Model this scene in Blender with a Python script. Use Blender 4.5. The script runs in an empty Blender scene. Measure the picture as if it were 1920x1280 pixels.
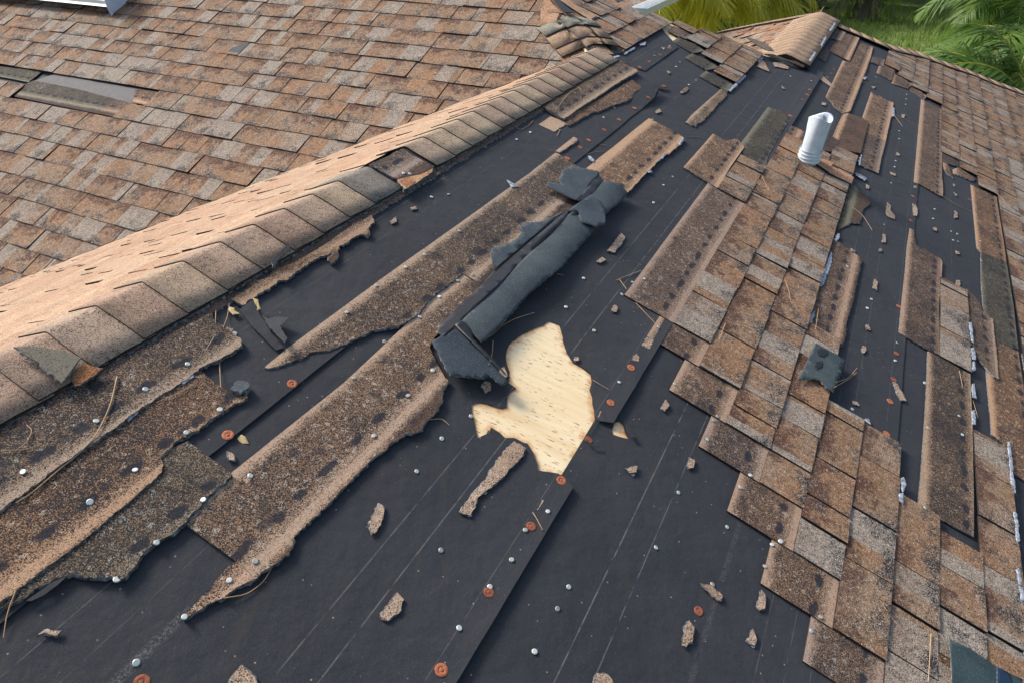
import bpy, bmesh, math, random
from mathutils import Vector, Matrix
from mathutils.geometry import delaunay_2d_cdt
random.seed(11)
SC = bpy.context.scene
COL = SC.collection
R = math.radians
CAMZ = 4.6
# ------------------------------------------------------------------ camera
F_PX = 1291.1
PITCH, ROLL = R(34.29), R(-.483)
cam_d = bpy.data.cameras.new('camera'); cam = bpy.data.objects.new('camera', cam_d); COL.objects.link(cam)
cam_d.sensor_width = 36.0; cam_d.lens = F_PX / 1920 * 36.0; cam_d.clip_start = .05; cam_d.clip_end = 500
_c, _s = math.cos(PITCH), math.sin(PITCH)
_r0, _f0, _u0 = Vector((1, 0, 0)), Vector((0, _c, -_s)), Vector((0, _s, _c))
RT = _r0 * math.cos(ROLL) + _u0 * math.sin(ROLL)
UP = _u0 * math.cos(ROLL) - _r0 * math.sin(ROLL)
FW = _f0
cam.matrix_world = Matrix(((RT.x, UP.x, -FW.x, 0), (RT.y, UP.y, -FW.y, 0), (RT.z, UP.z, -FW.z, CAMZ), (0, 0, 0, 1)))
SC.camera = cam
EYE = Vector((0, 0, CAMZ))
# ------------------------------------------------------------------ roof axes
AZ = R(27.6)
H1 = Vector((math.sin(AZ), math.cos(AZ), 0))          # along the ridge, away
H2 = Vector((math.cos(AZ), -math.sin(AZ), 0))         # square to the ridge, right
ZZ = Vector((0, 0, 1))
# ------------------------------------------------------------------ light
SUN_AZ_VEC = (-H2 * .80 + H1 * .10)                    # where the sun stands (horizontal)
SUN_EL = R(43)
w = bpy.data.worlds.new('World'); SC.world = w; w.use_nodes = True
wn = w.node_tree; bg = wn.nodes['Background']
sky = wn.nodes.new('ShaderNodeTexSky'); sky.sky_type = 'NISHITA'; sky.sun_disc = False
sky.sun_elevation = SUN_EL; sky.sun_rotation = math.atan2(SUN_AZ_VEC.x, SUN_AZ_VEC.y)
sky.air_density = 1.0; sky.dust_density = 4.0; sky.ozone_density = 1.0
wn.links.new(sky.outputs[0], bg.inputs[0]); bg.inputs[1].default_value = .15
sd = bpy.data.lights.new('sun', 'SUN'); so = bpy.data.objects.new('sun', sd); COL.objects.link(so)
sd.energy = 3.0; sd.angle = R(14); sd.color = (1, .965, .92)
sdir = SUN_AZ_VEC.normalized() * math.cos(SUN_EL) + ZZ * math.sin(SUN_EL)
so.rotation_euler = (-sdir).to_track_quat('-Z', 'Y').to_euler(); so.location = (0, 0, 20)
vs = SC.view_settings
vs.view_transform = 'Standard'; vs.look = 'None'; vs.gamma = 1; vs.use_curve_mapping = False
vs.exposure = .42

# ------------------------------------------------------------------ survey: sight lines on to the roof planes
VIEW = {'v11': (0, 0, 2.977), 'v12': (640, 0, 2.977), 'v13': (1280, 0, 2.977), 'v21': (0, 425, 2.977), 'v22': (640, 425, 2.977),
        'v23': (1280, 425, 2.977), 'v31': (0, 850, 2.977), 'v32': (640, 850, 2.977), 'v33': (1280, 850, 2.977),
        'r1': (1560, 100, 5.3333), 'r2': (1560, 340, 5.3333), 'r3': (1560, 560, 5.3333), 'r4': (1560, 790, 5.3333), 'r5': (1560, 1040, 5.3333),
        'p1': (1240, 20, 5.3333), 'p2': (1240, 260, 5.3333), 'p3': (1240, 480, 5.3333), 'p4': (1240, 700, 5.3333), 'q1': (960, 0, 5.3333),
        'q2': (960, 220, 3.7333), 'c6': (760, 320, 3.0545), 'l1': (0, 560, 3.0545), 'l2': (0, 800, 3.0545), 'l3': (340, 480, 3.0545),
        'l4': (340, 720, 3.0545), 'l5': (760, 560, 3.0545), 'l6': (180, 900, 3.0545), 'l7': (480, 240, 3.0545), 'z': (0, 0, 1.)}


def ray(v, x, y):
    a = VIEW[v]; X = a[0] + x / a[2]; Y = a[1] + y / a[2]
    return RT * ((X - 960) / F_PX) - UP * ((Y - 640) / F_PX) + FW


def seen(p, m=130):
    q = p - EYE; d = q.dot(FW)
    if d < .1: return False
    x = 960 + F_PX * q.dot(RT) / d; y = 640 - F_PX * q.dot(UP) / d
    return -m < x < 1920 + m and -m < y < 1280 + m


class Plane:
    def __init__(s, O, A, D, U):
        s.O, s.A, s.D, s.U = O, A.normalized(), D.normalized(), U
        s.N = s.A.cross(s.D); s.N = s.N if s.N.z > 0 else -s.N
    def pos(s, a, t, z=0.): return s.O + s.A * (a * s.U) + s.D * (t * s.U) + s.N * z
    def hit(s, v, x, y, z=0.):
        d = ray(v, x, y); k = (s.O + s.N * z - EYE).dot(s.N) / d.dot(s.N); return EYE + d * k
    def st(s, v, x, y):
        p = s.hit(v, x, y) - s.O; return (p.dot(s.A) / s.U, p.dot(s.D) / s.U)
    def poly(s, *runs):
        out = []
        for v, pts in runs:
            for p in pts:
                out.append(s.st(v, p[0], p[1]) + ((1,) if len(p) > 2 else (0,)))
        return out


AM, AL = R(20.6), R(24.97)
U, UL = 1.45, 2.75
MP = Plane(Vector((0, 0, CAMZ - U)), H1, H2 * math.cos(AM) - ZZ * math.sin(AM), U)          # main slope
LP = Plane(Vector((0, 0, CAMZ - UL)), H2, -H1 * math.cos(AL) - ZZ * math.sin(AL), UL)       # left slope
RIDGE_T = -1.136

# ------------------------------------------------------------------ materials
class NT:
    def __init__(s, name):
        s.m = bpy.data.materials.new(name); s.m.use_nodes = True; s.t = s.m.node_tree
        s.b = s.t.nodes['Principled BSDF']; s.b.inputs['Roughness'].default_value = .92
        s.b.inputs['Specular IOR Level'].default_value = .25
    def n(s, typ, **k):
        o = s.t.nodes.new(typ)
        for a, b in k.items(): setattr(o, a, b)
        return o
    def put(s, sock, v):
        if hasattr(v, 'is_linked') or hasattr(v, 'links'): s.t.links.new(v, sock)
        elif isinstance(v, (tuple, list)): sock.default_value = tuple(v) + ((1,) if len(v) == 3 and sock.type == 'RGBA' else ())
        else: sock.default_value = v
    def m_(s, op, a, b=0., c=None, clamp=False):
        o = s.n('ShaderNodeMath', operation=op, use_clamp=clamp); s.put(o.inputs[0], a); s.put(o.inputs[1], b)
        if c is not None: s.put(o.inputs[2], c)
        return o.outputs[0]
    def mix(s, f, a, b, blend='MIX'):
        o = s.n('ShaderNodeMix', data_type='RGBA', blend_type=blend); s.put(o.inputs[0], f); s.put(o.inputs[6], a); s.put(o.inputs[7], b)
        return o.outputs[2]
    def pos(s):
        if not hasattr(s, '_p'): s._p = s.n('ShaderNodeNewGeometry').outputs['Position']
        return s._p
    def noise(s, scale, detail=3., vec=None, rough=.55):
        o = s.n('ShaderNodeTexNoise'); s.put(o.inputs['Vector'], vec or s.pos()); o.inputs['Scale'].default_value = scale
        o.inputs['Detail'].default_value = detail; o.inputs['Roughness'].default_value = rough
        return o.outputs[0]
    def cells(s, scale, vec=None):
        o = s.n('ShaderNodeTexVoronoi'); s.put(o.inputs['Vector'], vec or s.pos()); o.inputs['Scale'].default_value = scale
        q = s.n('ShaderNodeSeparateColor'); s.t.links.new(o.outputs['Color'], q.inputs[0]); return q.outputs[0], q.outputs[1], o.outputs['Distance']
    def uv(s):
        o = s.n('ShaderNodeUVMap'); q = s.n('ShaderNodeSeparateXYZ'); s.t.links.new(o.outputs[0], q.inputs[0]); return q.outputs[0], q.outputs[1]
    def step(s, x, a, b):                                   # linear step a..b, clamped
        o = s.n('ShaderNodeMapRange', clamp=True); s.put(o.inputs[0], x); o.inputs[1].default_value = a; o.inputs[2].default_value = b
        return o.outputs[0]
    def bump(s, h, strength=.4, dist=.002):
        o = s.n('ShaderNodeBump'); o.inputs['Strength'].default_value = strength; o.inputs['Distance'].default_value = dist
        s.t.links.new(h, o.inputs['Height']); s.t.links.new(o.outputs[0], s.b.inputs['Normal'])
    def col(s, c): s.put(s.b.inputs['Base Color'], c)


def rnd_info(N):
    o = N.n('ShaderNodeObjectInfo'); N.alpha = o.outputs['Alpha']; return o.outputs['Random'], o.outputs['Color']


GR = 620.


def mat_tab(name, bright=1.):
    N = NT(name); ra, rb, _ = N.cells(GR); rc, rd, _ = N.cells(115.)
    rr = N.m_('ADD', N.m_('MULTIPLY', ra, .76), N.m_('MULTIPLY', rc, .24))
    u, v = N.uv(); rnd, tint = rnd_info(N)
    wn_ = N.n('ShaderNodeTexWhiteNoise', noise_dimensions='1D')
    N.put(wn_.inputs['W'], N.m_('FLOOR', N.m_('ADD', N.m_('DIVIDE', u, .125), N.m_('MULTIPLY', rnd, 57.))))
    q = N.n('ShaderNodeSeparateColor'); N.t.links.new(wn_.outputs['Color'], q.inputs[0]); b1, b2 = q.outputs[0], q.outputs[1]
    light = N.step(b1, .64, .76)
    A = N.mix(rnd, (.305, .165, .085), (.24, .14, .075))
    A = N.mix(N.step(N.noise(5., 2.), .42, .62), A, (.275, .18, .112))
    base = N.mix(light, A, (.31, .255, .20))
    n12 = N.noise(22., 4.)
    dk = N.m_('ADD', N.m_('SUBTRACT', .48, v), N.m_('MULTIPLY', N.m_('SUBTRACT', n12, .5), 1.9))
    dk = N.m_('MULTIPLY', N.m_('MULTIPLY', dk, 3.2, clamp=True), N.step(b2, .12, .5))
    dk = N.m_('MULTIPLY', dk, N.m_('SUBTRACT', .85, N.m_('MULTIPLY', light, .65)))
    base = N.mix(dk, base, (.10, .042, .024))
    mold = N.m_('ADD', N.m_('MULTIPLY', N.m_('SUBTRACT', N.noise(10., 5., rough=.65), .515), 6.), N.m_('MULTIPLY', N.m_('SUBTRACT', v, .6), 1.3), clamp=True)
    pd = N.m_('ADD', N.m_('MULTIPLY', mold, .46), N.m_('ADD', .235, N.m_('MULTIPLY', dk, .08)))
    dark = N.step(N.m_('SUBTRACT', pd, rr), -.03, .05)
    base = N.mix(N.m_('MULTIPLY', mold, .35), base, (.26, .235, .20))
    base = N.mix(N.step(rr, .80, .9), base, N.mix(.6, base, (.62, .55, .46)))
    base = N.mix(1., base, N.m_('ADD', .45, N.m_('MULTIPLY', rb, 1.1)), 'MULTIPLY')
    base = N.mix(dark, base, (.028, .026, .027))
    base = N.mix(1., base, tint, 'MULTIPLY')
    N.col(base); N.bump(rb, .55, .0016); return N.m


def mat_head(name):
    """nailing zone of a shingle: pale top edge, speckled black and tan granules, tar dots, pale line"""
    N = NT(name); ra, rb, _ = N.cells(GR); rc, rd, _ = N.cells(115.)
    rr = N.m_('ADD', N.m_('MULTIPLY', ra, .90), N.m_('MULTIPLY', rc, .10))
    u, v = N.uv(); rnd, tint = rnd_info(N)
    big = N.noise(5.5, 4.); med = N.noise(26., 3.)
    vj = N.m_('ADD', v, N.m_('MULTIPLY', N.m_('SUBTRACT', med, .5), .014))
    band = N.m_('SUBTRACT', 1., N.step(vj, .008, .032))
    lin = N.m_('MULTIPLY', N.step(vj, .166, .176), N.m_('SUBTRACT', 1., N.step(vj, .192, .20)))
    soft = N.m_('MULTIPLY', N.step(vj, .140, .17), N.m_('SUBTRACT', 1., N.step(vj, .196, .21)))
    pale = N.m_('MAXIMUM', band, N.m_('MAXIMUM', N.m_('MULTIPLY', lin, .92), N.m_('MULTIPLY', soft, .55)))
    pd = N.m_('ADD', .54, N.m_('MULTIPLY', N.m_('SUBTRACT', N.m_('ADD', N.m_('MULTIPLY', big, .75), N.m_('MULTIPLY', med, .25)), .5), 1.1))
    pd = N.m_('ADD', pd, N.m_('MULTIPLY', N.m_('SUBTRACT', rnd, .5), .16))
    pd = N.m_('ADD', pd, N.m_('SUBTRACT', 1., N.alpha))
    pd = N.m_('MULTIPLY', N.m_('MAXIMUM', pd, .34), N.m_('SUBTRACT', 1., N.m_('MULTIPLY', pale, .80)))
    tan = N.mix(rb, (.075, .045, .028), (.40, .275, .18))
    tan = N.mix(N.step(rd, .80, .95), tan, (.42, .37, .31))
    tan = N.mix(pale, tan, N.mix(rb, (.33, .235, .165), (.53, .415, .315)))
    tan = N.mix(1., tan, tint, 'MULTIPLY')
    beyond = N.step(vj, .203, .21)
    tan = N.mix(N.m_('MULTIPLY', beyond, .8), tan, (.13, .07, .045))
    c = N.mix(N.step(N.m_('SUBTRACT', pd, rr), -.06, .06), tan, (.030, .027, .027))
    # tar dots
    f = N.m_('FRACT', N.m_('ADD', N.m_('DIVIDE', u, .09), N.m_('MULTIPLY', N.noise(7., 1.), 1.1)))
    du = N.m_('MULTIPLY', N.m_('ABSOLUTE', N.m_('SUBTRACT', f, .5)), .09)
    dv = N.m_('SUBTRACT', vj, .142)
    dist = N.m_('SQRT', N.m_('ADD', N.m_('MULTIPLY', N.m_('MULTIPLY', du, du), .28), N.m_('MULTIPLY', N.m_('MULTIPLY', dv, dv), 1.2)))
    dot = N.m_('SUBTRACT', 1., N.step(N.m_('ADD', dist, N.m_('MULTIPLY', N.m_('SUBTRACT', N.noise(45., 3.), .5), .022)), .0095, .0145))
    c = N.mix(N.m_('MULTIPLY', dot, .86), c, (.014, .018, .027))
    stain = N.m_('MULTIPLY', N.step(N.noise(13., 4.), .57, .70), N.m_('SUBTRACT', 1., pale))
    c = N.mix(N.m_('MULTIPLY', stain, .6), c, (.018, .021, .028))
    N.col(c); N.bump(rb, .55, .0016); return N.m


def mat_gran(name, c1, c2, pd0=.12, var=.3):
    N = NT(name); ra, rb, _ = N.cells(GR); rc, rd, _ = N.cells(115.)
    rr = N.m_('ADD', N.m_('MULTIPLY', ra, .72), N.m_('MULTIPLY', rc, .28)); rnd, tint = rnd_info(N)
    big = N.noise(7., 4.)
    c = N.mix(N.step(big, .35, .65), c1, c2)
    c = N.mix(N.m_('MULTIPLY', rnd, .45), c, (.30, .20, .14))
    c = N.mix(1., c, N.m_('ADD', 1 - .5 * 1.0, N.m_('MULTIPLY', rb, 1.0)), 'MULTIPLY')
    c = N.mix(N.step(N.m_('SUBTRACT', N.m_('ADD', pd0, N.m_('MULTIPLY', N.step(N.noise(16., 4.), .5, .8), var)), rr), -.03, .05), c, (.06, .045, .04))
    c = N.mix(1., c, tint, 'MULTIPLY')
    N.col(c); N.bump(rb, .5, .0016); return N.m


def mat_felt():
    N = NT('roofing_felt'); fine = N.noise(420., 2.); big = N.noise(2.2, 5.); u, v = N.uv()
    c = N.mix(N.step(big, .3, .7), (.024, .0262, .031), (.034, .0365, .0415))
    c = N.mix(N.m_('MULTIPLY', N.step(fine, .52, .74), .7), c, (.062, .064, .071))
    st_ = N.n('ShaderNodeMapping'); st_.inputs['Rotation'].default_value = (0, 0, AZ); st_.inputs['Scale'].default_value = (30, 2.2, 30)
    N.t.links.new(N.pos(), st_.inputs[0])
    sm = N.noise(1., 4., st_.outputs[0])
    c = N.mix(N.m_('MULTIPLY', N.step(sm, .56, .74), .5), c, (.05, .043, .037))
    wr = N.n('ShaderNodeMapping'); wr.inputs['Rotation'].default_value = (0, 0, AZ + .5); wr.inputs['Scale'].default_value = (2., 6., 2.)
    N.t.links.new(N.pos(), wr.inputs[0]); wrn = N.noise(1., 4., wr.outputs[0])
    dustn = N.m_('MULTIPLY', N.step(N.cells(60.)[2], .14, .05), N.step(N.cells(60.)[0], .80, .86))
    c = N.mix(N.m_('MULTIPLY', N.step(N.noise(7., 5., rough=.7), .56, .72), .22), c, (.062, .06, .058))
    c = N.mix(N.m_('MULTIPLY', dustn, .8), c, (.34, .31, .28))
    brk = N.step(N.noise(28., 3.), .36, .56); ln = None
    for t, wd, k in ((-.515, .0016, .55), (-.467, .0016, .6), (-.207, .0016, .75), (-.159, .0014, .6), (-.357, .0012, .35), (-.752, .0013, .4), (-.70, .0012, .22),
                     (.06, .0013, .4), (.105, .0012, .3), (-1.0, .0014, .55), (-.953, .0012, .25), (.145, .0012, .4), (.40, .0012, .35), (.55, .0012, .3), (-.03, .0075, .38), (.225, .0012, .35)):
        x = N.m_('SUBTRACT', 1., N.step(N.m_('ABSOLUTE', N.m_('SUBTRACT', v, t * U)), wd * .5, wd * 1.25))
        if t == -.03: x = N.m_('MULTIPLY', N.m_('MULTIPLY', x, N.m_('SUBTRACT', 1., N.step(u, 1.25 * U, 1.3 * U))), N.step(N.noise(260., 5., rough=.75), .46, .60))
        x = N.m_('MULTIPLY', x, k); ln = x if ln is None else N.m_('MAXIMUM', ln, x)
    sc = N.m_('SUBTRACT', 1., N.step(N.m_('ABSOLUTE', N.m_('SUBTRACT', v, -.654 * U)), .004, .013))
    sc = N.m_('MULTIPLY', N.m_('MULTIPLY', sc, N.m_('SUBTRACT', 1., N.step(u, .27 * U, .29 * U))), N.step(N.noise(240., 5., rough=.75), .47, .60))
    ln = N.m_('MAXIMUM', N.m_('MULTIPLY', ln, brk), N.m_('MULTIPLY', sc, .7))
    c = N.mix(N.m_('MULTIPLY', ln, .52), c, (.30, .28, .26))
    N.col(c); N.b.inputs['Roughness'].default_value = .8; N.b.inputs['Specular IOR Level'].default_value = .3
    N.bump(N.m_('ADD', N.m_('MULTIPLY', fine, .25), N.m_('MULTIPLY', N.m_('ADD', N.noise(14., 3.), N.m_('MULTIPLY', wrn, .7)), 2.4)), .5, .0045); return N.m


def mat_wood():
    N = NT('plywood'); u, v = N.uv()
    cb = N.n('ShaderNodeCombineXYZ'); N.put(cb.inputs[0], u); N.put(cb.inputs[1], v)
    mp = N.n('ShaderNodeMapping'); mp.inputs['Rotation'].default_value = (0, 0, R(-78)); N.t.links.new(cb.outputs[0], mp.inputs[0])
    def stretch(a, b):
        q = N.n('ShaderNodeMapping'); q.inputs['Scale'].default_value = (a, b, 1); N.t.links.new(mp.outputs[0], q.inputs[0]); return q.outputs[0]
    g = N.noise(1., 5., stretch(5, 46)); g2 = N.noise(1., 3., stretch(1.6, 12))
    c = N.mix(N.step(g, .3, .7), (.92, .76, .49), (.84, .63, .35))
    c = N.mix(N.m_('MULTIPLY', N.step(g2, .5, .72), .6), c, (.70, .45, .21))
    fl = N.step(N.noise(1., 2., stretch(38, 190)), .63, .665)
    fl = N.m_('MULTIPLY', fl, N.step(N.noise(9., 2.), .33, .45))
    c = N.mix(N.m_('MULTIPLY', fl, .85), c, (.16, .085, .04))
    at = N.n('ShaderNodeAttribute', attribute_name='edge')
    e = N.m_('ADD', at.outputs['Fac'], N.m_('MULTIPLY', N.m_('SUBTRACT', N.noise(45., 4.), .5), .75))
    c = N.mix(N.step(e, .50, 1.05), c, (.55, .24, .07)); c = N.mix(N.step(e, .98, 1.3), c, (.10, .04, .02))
    N.col(c); N.b.inputs['Roughness'].default_value = .6; N.bump(g, .2, .002); return N.m


def mat_plain(name, c, rough=.7, metal=0., c2=None, scale=30., spec=.3, bump=0.):
    N = NT(name)
    n_ = N.noise(scale, 4.)
    N.col(N.mix(N.step(n_, .35, .68), c, c2) if c2 else c)
    N.b.inputs['Roughness'].default_value = rough; N.b.inputs['Metallic'].default_value = metal; N.b.inputs['Specular IOR Level'].default_value = spec
    if bump: N.bump(n_, .4, bump)
    return N.m


def mat_leaf(name, c, c2, tr=.25):
    N = NT(name); rnd, tint = rnd_info(N)
    N.col(N.mix(1., N.mix(N.step(N.noise(1.7, 3.), .35, .65), c, c2), tint, 'MULTIPLY')); N.b.inputs['Roughness'].default_value = .5
    t_ = N.n('ShaderNodeBsdfTranslucent'); N.put(t_.inputs[0], tuple(min(1, x * 1.6) for x in c2))
    mx = N.n('ShaderNodeMixShader'); mx.inputs[0].default_value = tr
    N.t.links.new(N.b.outputs[0], mx.inputs[1]); N.t.links.new(t_.outputs[0], mx.inputs[2])
    N.t.links.new(mx.outputs[0], N.t.nodes['Material Output'].inputs[0]); return N.m


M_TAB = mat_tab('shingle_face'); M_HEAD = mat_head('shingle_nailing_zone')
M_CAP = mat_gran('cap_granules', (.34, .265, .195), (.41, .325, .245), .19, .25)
M_SCRAP = mat_gran('scrap_granules', (.33, .24, .17), (.47, .36, .26), .28, .3)
M_FELT = mat_felt(); M_WOOD = mat_wood()
M_EDGE = mat_plain('shingle_core', (.018, .017, .018), .9, c2=(.03, .026, .024), scale=60.)
M_TORN = mat_plain('torn_fibre', (.02, .019, .02), .9, c2=(.24, .245, .25), scale=95.)


def mat_back():
    N = NT('shingle_back'); ra, rb, _ = N.cells(520.); n_ = N.noise(9., 4.)
    c = N.mix(N.step(n_, .3, .7), (.031, .044, .053), (.066, .081, .089))
    c = N.mix(N.step(ra, .85, 1.), c, (.13, .145, .15)); c = N.mix(N.m_('MULTIPLY', N.step(rb, .75, .95), .5), c, (.022, .028, .034))
    N.col(N.mix(1., c, rnd_info(N)[1], 'MULTIPLY')); N.b.inputs['Roughness'].default_value = .75; N.bump(ra, .35, .001); return N.m


M_BACK = mat_back()
M_TAR = mat_plain('tar_strip', (.008, .009, .011), .5, c2=(.016, .016, .018), scale=40., spec=.45)
M_NAIL = mat_plain('galvanised_nail', (.62, .63, .58), .45, .3, c2=(.46, .55, .50), scale=70.)
M_RUST = mat_plain('rusty_cap', (.50, .17, .075), .7, .0, c2=(.27, .085, .045), scale=170.)
M_NEEDLE = mat_plain('dry_needle', (.42, .25, .13), .7, c2=(.55, .38, .22), scale=20.)
M_PVC = mat_plain('weathered_pvc', (.60, .68, .74), .45, c2=(.76, .82, .86), scale=26.)
M_WHITE = mat_plain('white_aluminium', (.66, .67, .66), .4, c2=(.74, .75, .75), scale=9.)
M_BLUEW = mat_plain('pale_end_metal', (.58, .66, .74), .4, c2=(.66, .73, .80), scale=9.)
M_FIBRE = mat_plain('white_fibre', (.50, .54, .60), .6, c2=(.10, .11, .13), scale=85.)
M_LEAFY = mat_plain('yellow_leaf', (.48, .32, .12), .6, c2=(.58, .45, .24), scale=60.)

# ------------------------------------------------------------------ object helpers
def link(name, me, parent=None, mats=(), loc=None):
    o = bpy.data.objects.new(name, me); COL.objects.link(o)
    for m in mats: me.materials.append(m)
    if parent: o.parent = parent
    return o


def empty(name, loc, label, cat, group=None, parent=None):
    o = bpy.data.objects.new(name, None); COL.objects.link(o); o.location = loc; o.empty_display_size = .1
    o['label'] = label; o['category'] = cat
    if group: o['group'] = group
    return o


def center(o, parent=None):
    """put the object's origin at the middle of its mesh and keep the mesh where it stands"""
    me = o.data; n = len(me.vertices)
    if not n: return o
    c = Vector((0, 0, 0))
    for v in me.vertices: c += v.co
    c /= n
    me.transform(Matrix.Translation(-c)); base = Vector((0, 0, 0)); q = o.parent
    while q: base += q.location; q = q.parent
    o.location = c - base; return o


def inside(p, loop):
    x, y = p[0], p[1]; r = False; n = len(loop)
    for i in range(n):
        a, b = loop[i], loop[i - 1]
        if (a[1] > y) != (b[1] > y) and x < (b[0] - a[0]) * (y - a[1]) / (b[1] - a[1]) + a[0]: r = not r
    return r


def jag_loop(poly, Uu, seg=.007, amp=.0024, cut=.0006):
    """cut a loop of (s,t,torn) into short pieces; torn sides get a ragged line"""
    out = []; n = len(poly)
    for i in range(n):
        a, b = poly[i], poly[(i + 1) % n]; torn = a[2] if len(a) > 2 else 0
        L = math.hypot(b[0] - a[0], b[1] - a[1]) * Uu; k = max(1, int(L / (seg if torn else .06)))
        am = amp if torn else cut; nx, ny = (b[1] - a[1]), -(b[0] - a[0]); nl = math.hypot(nx, ny) or 1; w = 0
        for j in range(k):
            f = j / k; w = w * .35 + random.uniform(-1, 1) * am
            d = (0 if j == 0 else w) / Uu
            out.append((a[0] + (b[0] - a[0]) * f + nx / nl * d, a[1] + (b[1] - a[1]) * f + ny / nl * d, torn))
    return out


def sheet(name, parent, pl, poly, zf, thick, mats, T=None, holes=(), grid=0., spread=.005, smooth=False, edge_attr=False, amp=.0024, seg=.007, tint=None, side=1):
    Uu = pl.U
    loops = [jag_loop(poly, Uu, seg, amp)] + [jag_loop(h, Uu, seg, amp) for h in holes]
    V, E = [], []
    for lp in loops:
        b = len(V)
        for p in lp: V.append(Vector((p[0], p[1])))
        E += [(b + i, b + (i + 1) % len(lp)) for i in range(len(lp))]
    nb = len(V); torn = [p[2] for lp in loops for p in lp]
    if grid:
        xs = [p[0] for p in loops[0]]; ys = [p[1] for p in loops[0]]; g = grid / Uu
        x = min(xs) + g / 2
        while x < max(xs):
            y = min(ys) + g / 2
            while y < max(ys):
                q = (x + random.uniform(-.2, .2) * g, y + random.uniform(-.2, .2) * g)
                if inside(q, loops[0]) and not any(inside(q, h) for h in loops[1:]): V.append(Vector(q))
                y += g
            x += g
    v2, e2, f2, ov, oe, of = delaunay_2d_cdt(V, E, [], 0, 1e-6)
    keep = []
    for f in f2:
        c = (v2[f[0]] + v2[f[1]] + v2[f[2]]) / 3
        if inside(c, loops[0]) and not any(inside(c, h) for h in loops[1:]): keep.append(f)
    cnt = {}
    for f in keep:
        for i in range(3):
            a, b = f[i], f[(i + 1) % 3]; cnt.setdefault((min(a, b), max(a, b)), []).append((a, b))
    bd = [l[0] for l in cnt.values() if len(l) == 1]
    out = {}
    for a, b in bd:
        d = v2[b] - v2[a]; nrm = Vector((d.y, -d.x))
        for k in (a, b): out[k] = out.get(k, Vector((0, 0))) + nrm
    verts = [pl.pos(p.x, p.y, zf(p.x, p.y)) for p in v2]; nv = len(v2)
    for i, p in enumerate(v2):
        q = p.copy()
        if i in out:
            src = [k for k in ov[i] if k < nb]; tn = max([torn[k] for k in src] or [0])
            nn = out[i]
            # outward = away from the triangle side
            if nn.length > 0 and tn: q = p + nn.normalized() * (random.uniform(.1, 1.) * spread / Uu)
        verts.append(pl.pos(q.x, q.y, zf(p.x, p.y) - thick))
    # orientation: make (a,b) run so that the outward vector really points outward
    faces = [tuple(f) for f in keep] + [tuple(nv + k for k in reversed(f)) for f in keep]
    nt = len(faces)
    faces += [(b, a, nv + a, nv + b) for a, b in bd]
    me = bpy.data.meshes.new(name); me.from_pydata([tuple(v) for v in verts], [], faces)
    uvl = me.uv_layers.new(name='UVMap'); T0 = 0. if T is None else T
    for l in me.loops:
        i = l.vertex_index % nv; uvl.data[l.index].uv = (v2[i].x * Uu, (v2[i].y - T0) * Uu)
    for i, p in enumerate(me.polygons):
        p.material_index = side if i >= nt and len(mats) > 1 else 0
        if smooth and i < nt: p.use_smooth = True
    if edge_attr:
        at = me.attributes.new('edge', 'FLOAT', 'POINT')
        for i in range(nv):
            d = min((v2[i] - Vector(q[:2])).length for q in (edge_attr if isinstance(edge_attr, list) else loops[0])) * Uu
            val = max(0., 1 - d / .038); at.data[i].value = val; at.data[nv + i].value = val
    o = link(name, me, parent, mats)
    if tint: o.color = tuple(tint) if len(tint) == 4 else tuple(tint) + (1,)
    return center(o)


def prism(name, parent, pl, poly, z0f, z1f, mats, uvf, tint=None):
    """convex slab between two heights over a small polygon"""
    n = len(poly)
    vs_ = [pl.pos(p[0], p[1], z1f(p)) for p in poly] + [pl.pos(p[0], p[1], z0f(p)) for p in poly]
    fs = [tuple(range(n)), tuple(range(2 * n - 1, n - 1, -1))] + [((i + 1) % n, i, n + i, n + (i + 1) % n) for i in range(n)]
    nrm = (vs_[1] - vs_[0]).cross(vs_[2] - vs_[1])
    if nrm.dot(pl.N) < 0: fs = [tuple(reversed(f)) for f in fs]
    me = bpy.data.meshes.new(name); me.from_pydata([tuple(v) for v in vs_], [], fs)
    l_ = me.uv_layers.new(name='UVMap')
    for l in me.loops: l_.data[l.index].uv = uvf(poly[l.vertex_index % n])
    for i, p in enumerate(me.polygons): p.material_index = 0 if i == 0 else 1
    o = link(name, me, parent, mats)
    if tint: o.color = tuple(tint) if len(tint) == 4 else tuple(tint) + (1,)
    return center(o)


def clip(poly, p, d):
    """keep the part of a convex polygon where d.(x-p) <= 0"""
    out = []; n = len(poly)
    f = lambda q: (q[0] - p[0]) * d[0] + (q[1] - p[1]) * d[1]
    for i in range(n):
        a, b = poly[i], poly[(i + 1) % n]; fa, fb = f(a), f(b)
        if fa <= 0: out.append(a)
        if (fa < 0) != (fb < 0) and fa != fb:
            k = fa / (fa - fb); out.append((a[0] + (b[0] - a[0]) * k, a[1] + (b[1] - a[1]) * k))
    return out


def join_stuff(objs, name, parent):
    bm = bmesh.new(); mats = list(objs[0].data.materials); base = Vector((0, 0, 0)); q = parent
    while q: base += q.location; q = q.parent
    for o in objs:
        me = o.data.copy(); b2 = Vector((0, 0, 0)); q = o.parent
        while q: b2 += q.location; q = q.parent
        me.transform(Matrix.Translation(o.location + b2)); bm.from_mesh(me); bpy.data.meshes.remove(me)
        bpy.data.objects.remove(o)
    me = bpy.data.meshes.new(name); bm.to_mesh(me); bm.free()
    o = link(name, me, parent, mats); o['kind'] = 'stuff'; return center(o)


def limit(objs, name, parent, n=285):
    def d(o):
        b2 = o.location.copy(); q = o.parent
        while q: b2 += q.location; q = q.parent
        return (0 if seen(b2, 0) else 1, (b2 - EYE).length)
    objs = sorted(objs, key=d)
    if len(objs) > n: join_stuff(objs[n:], name, parent)


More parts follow.
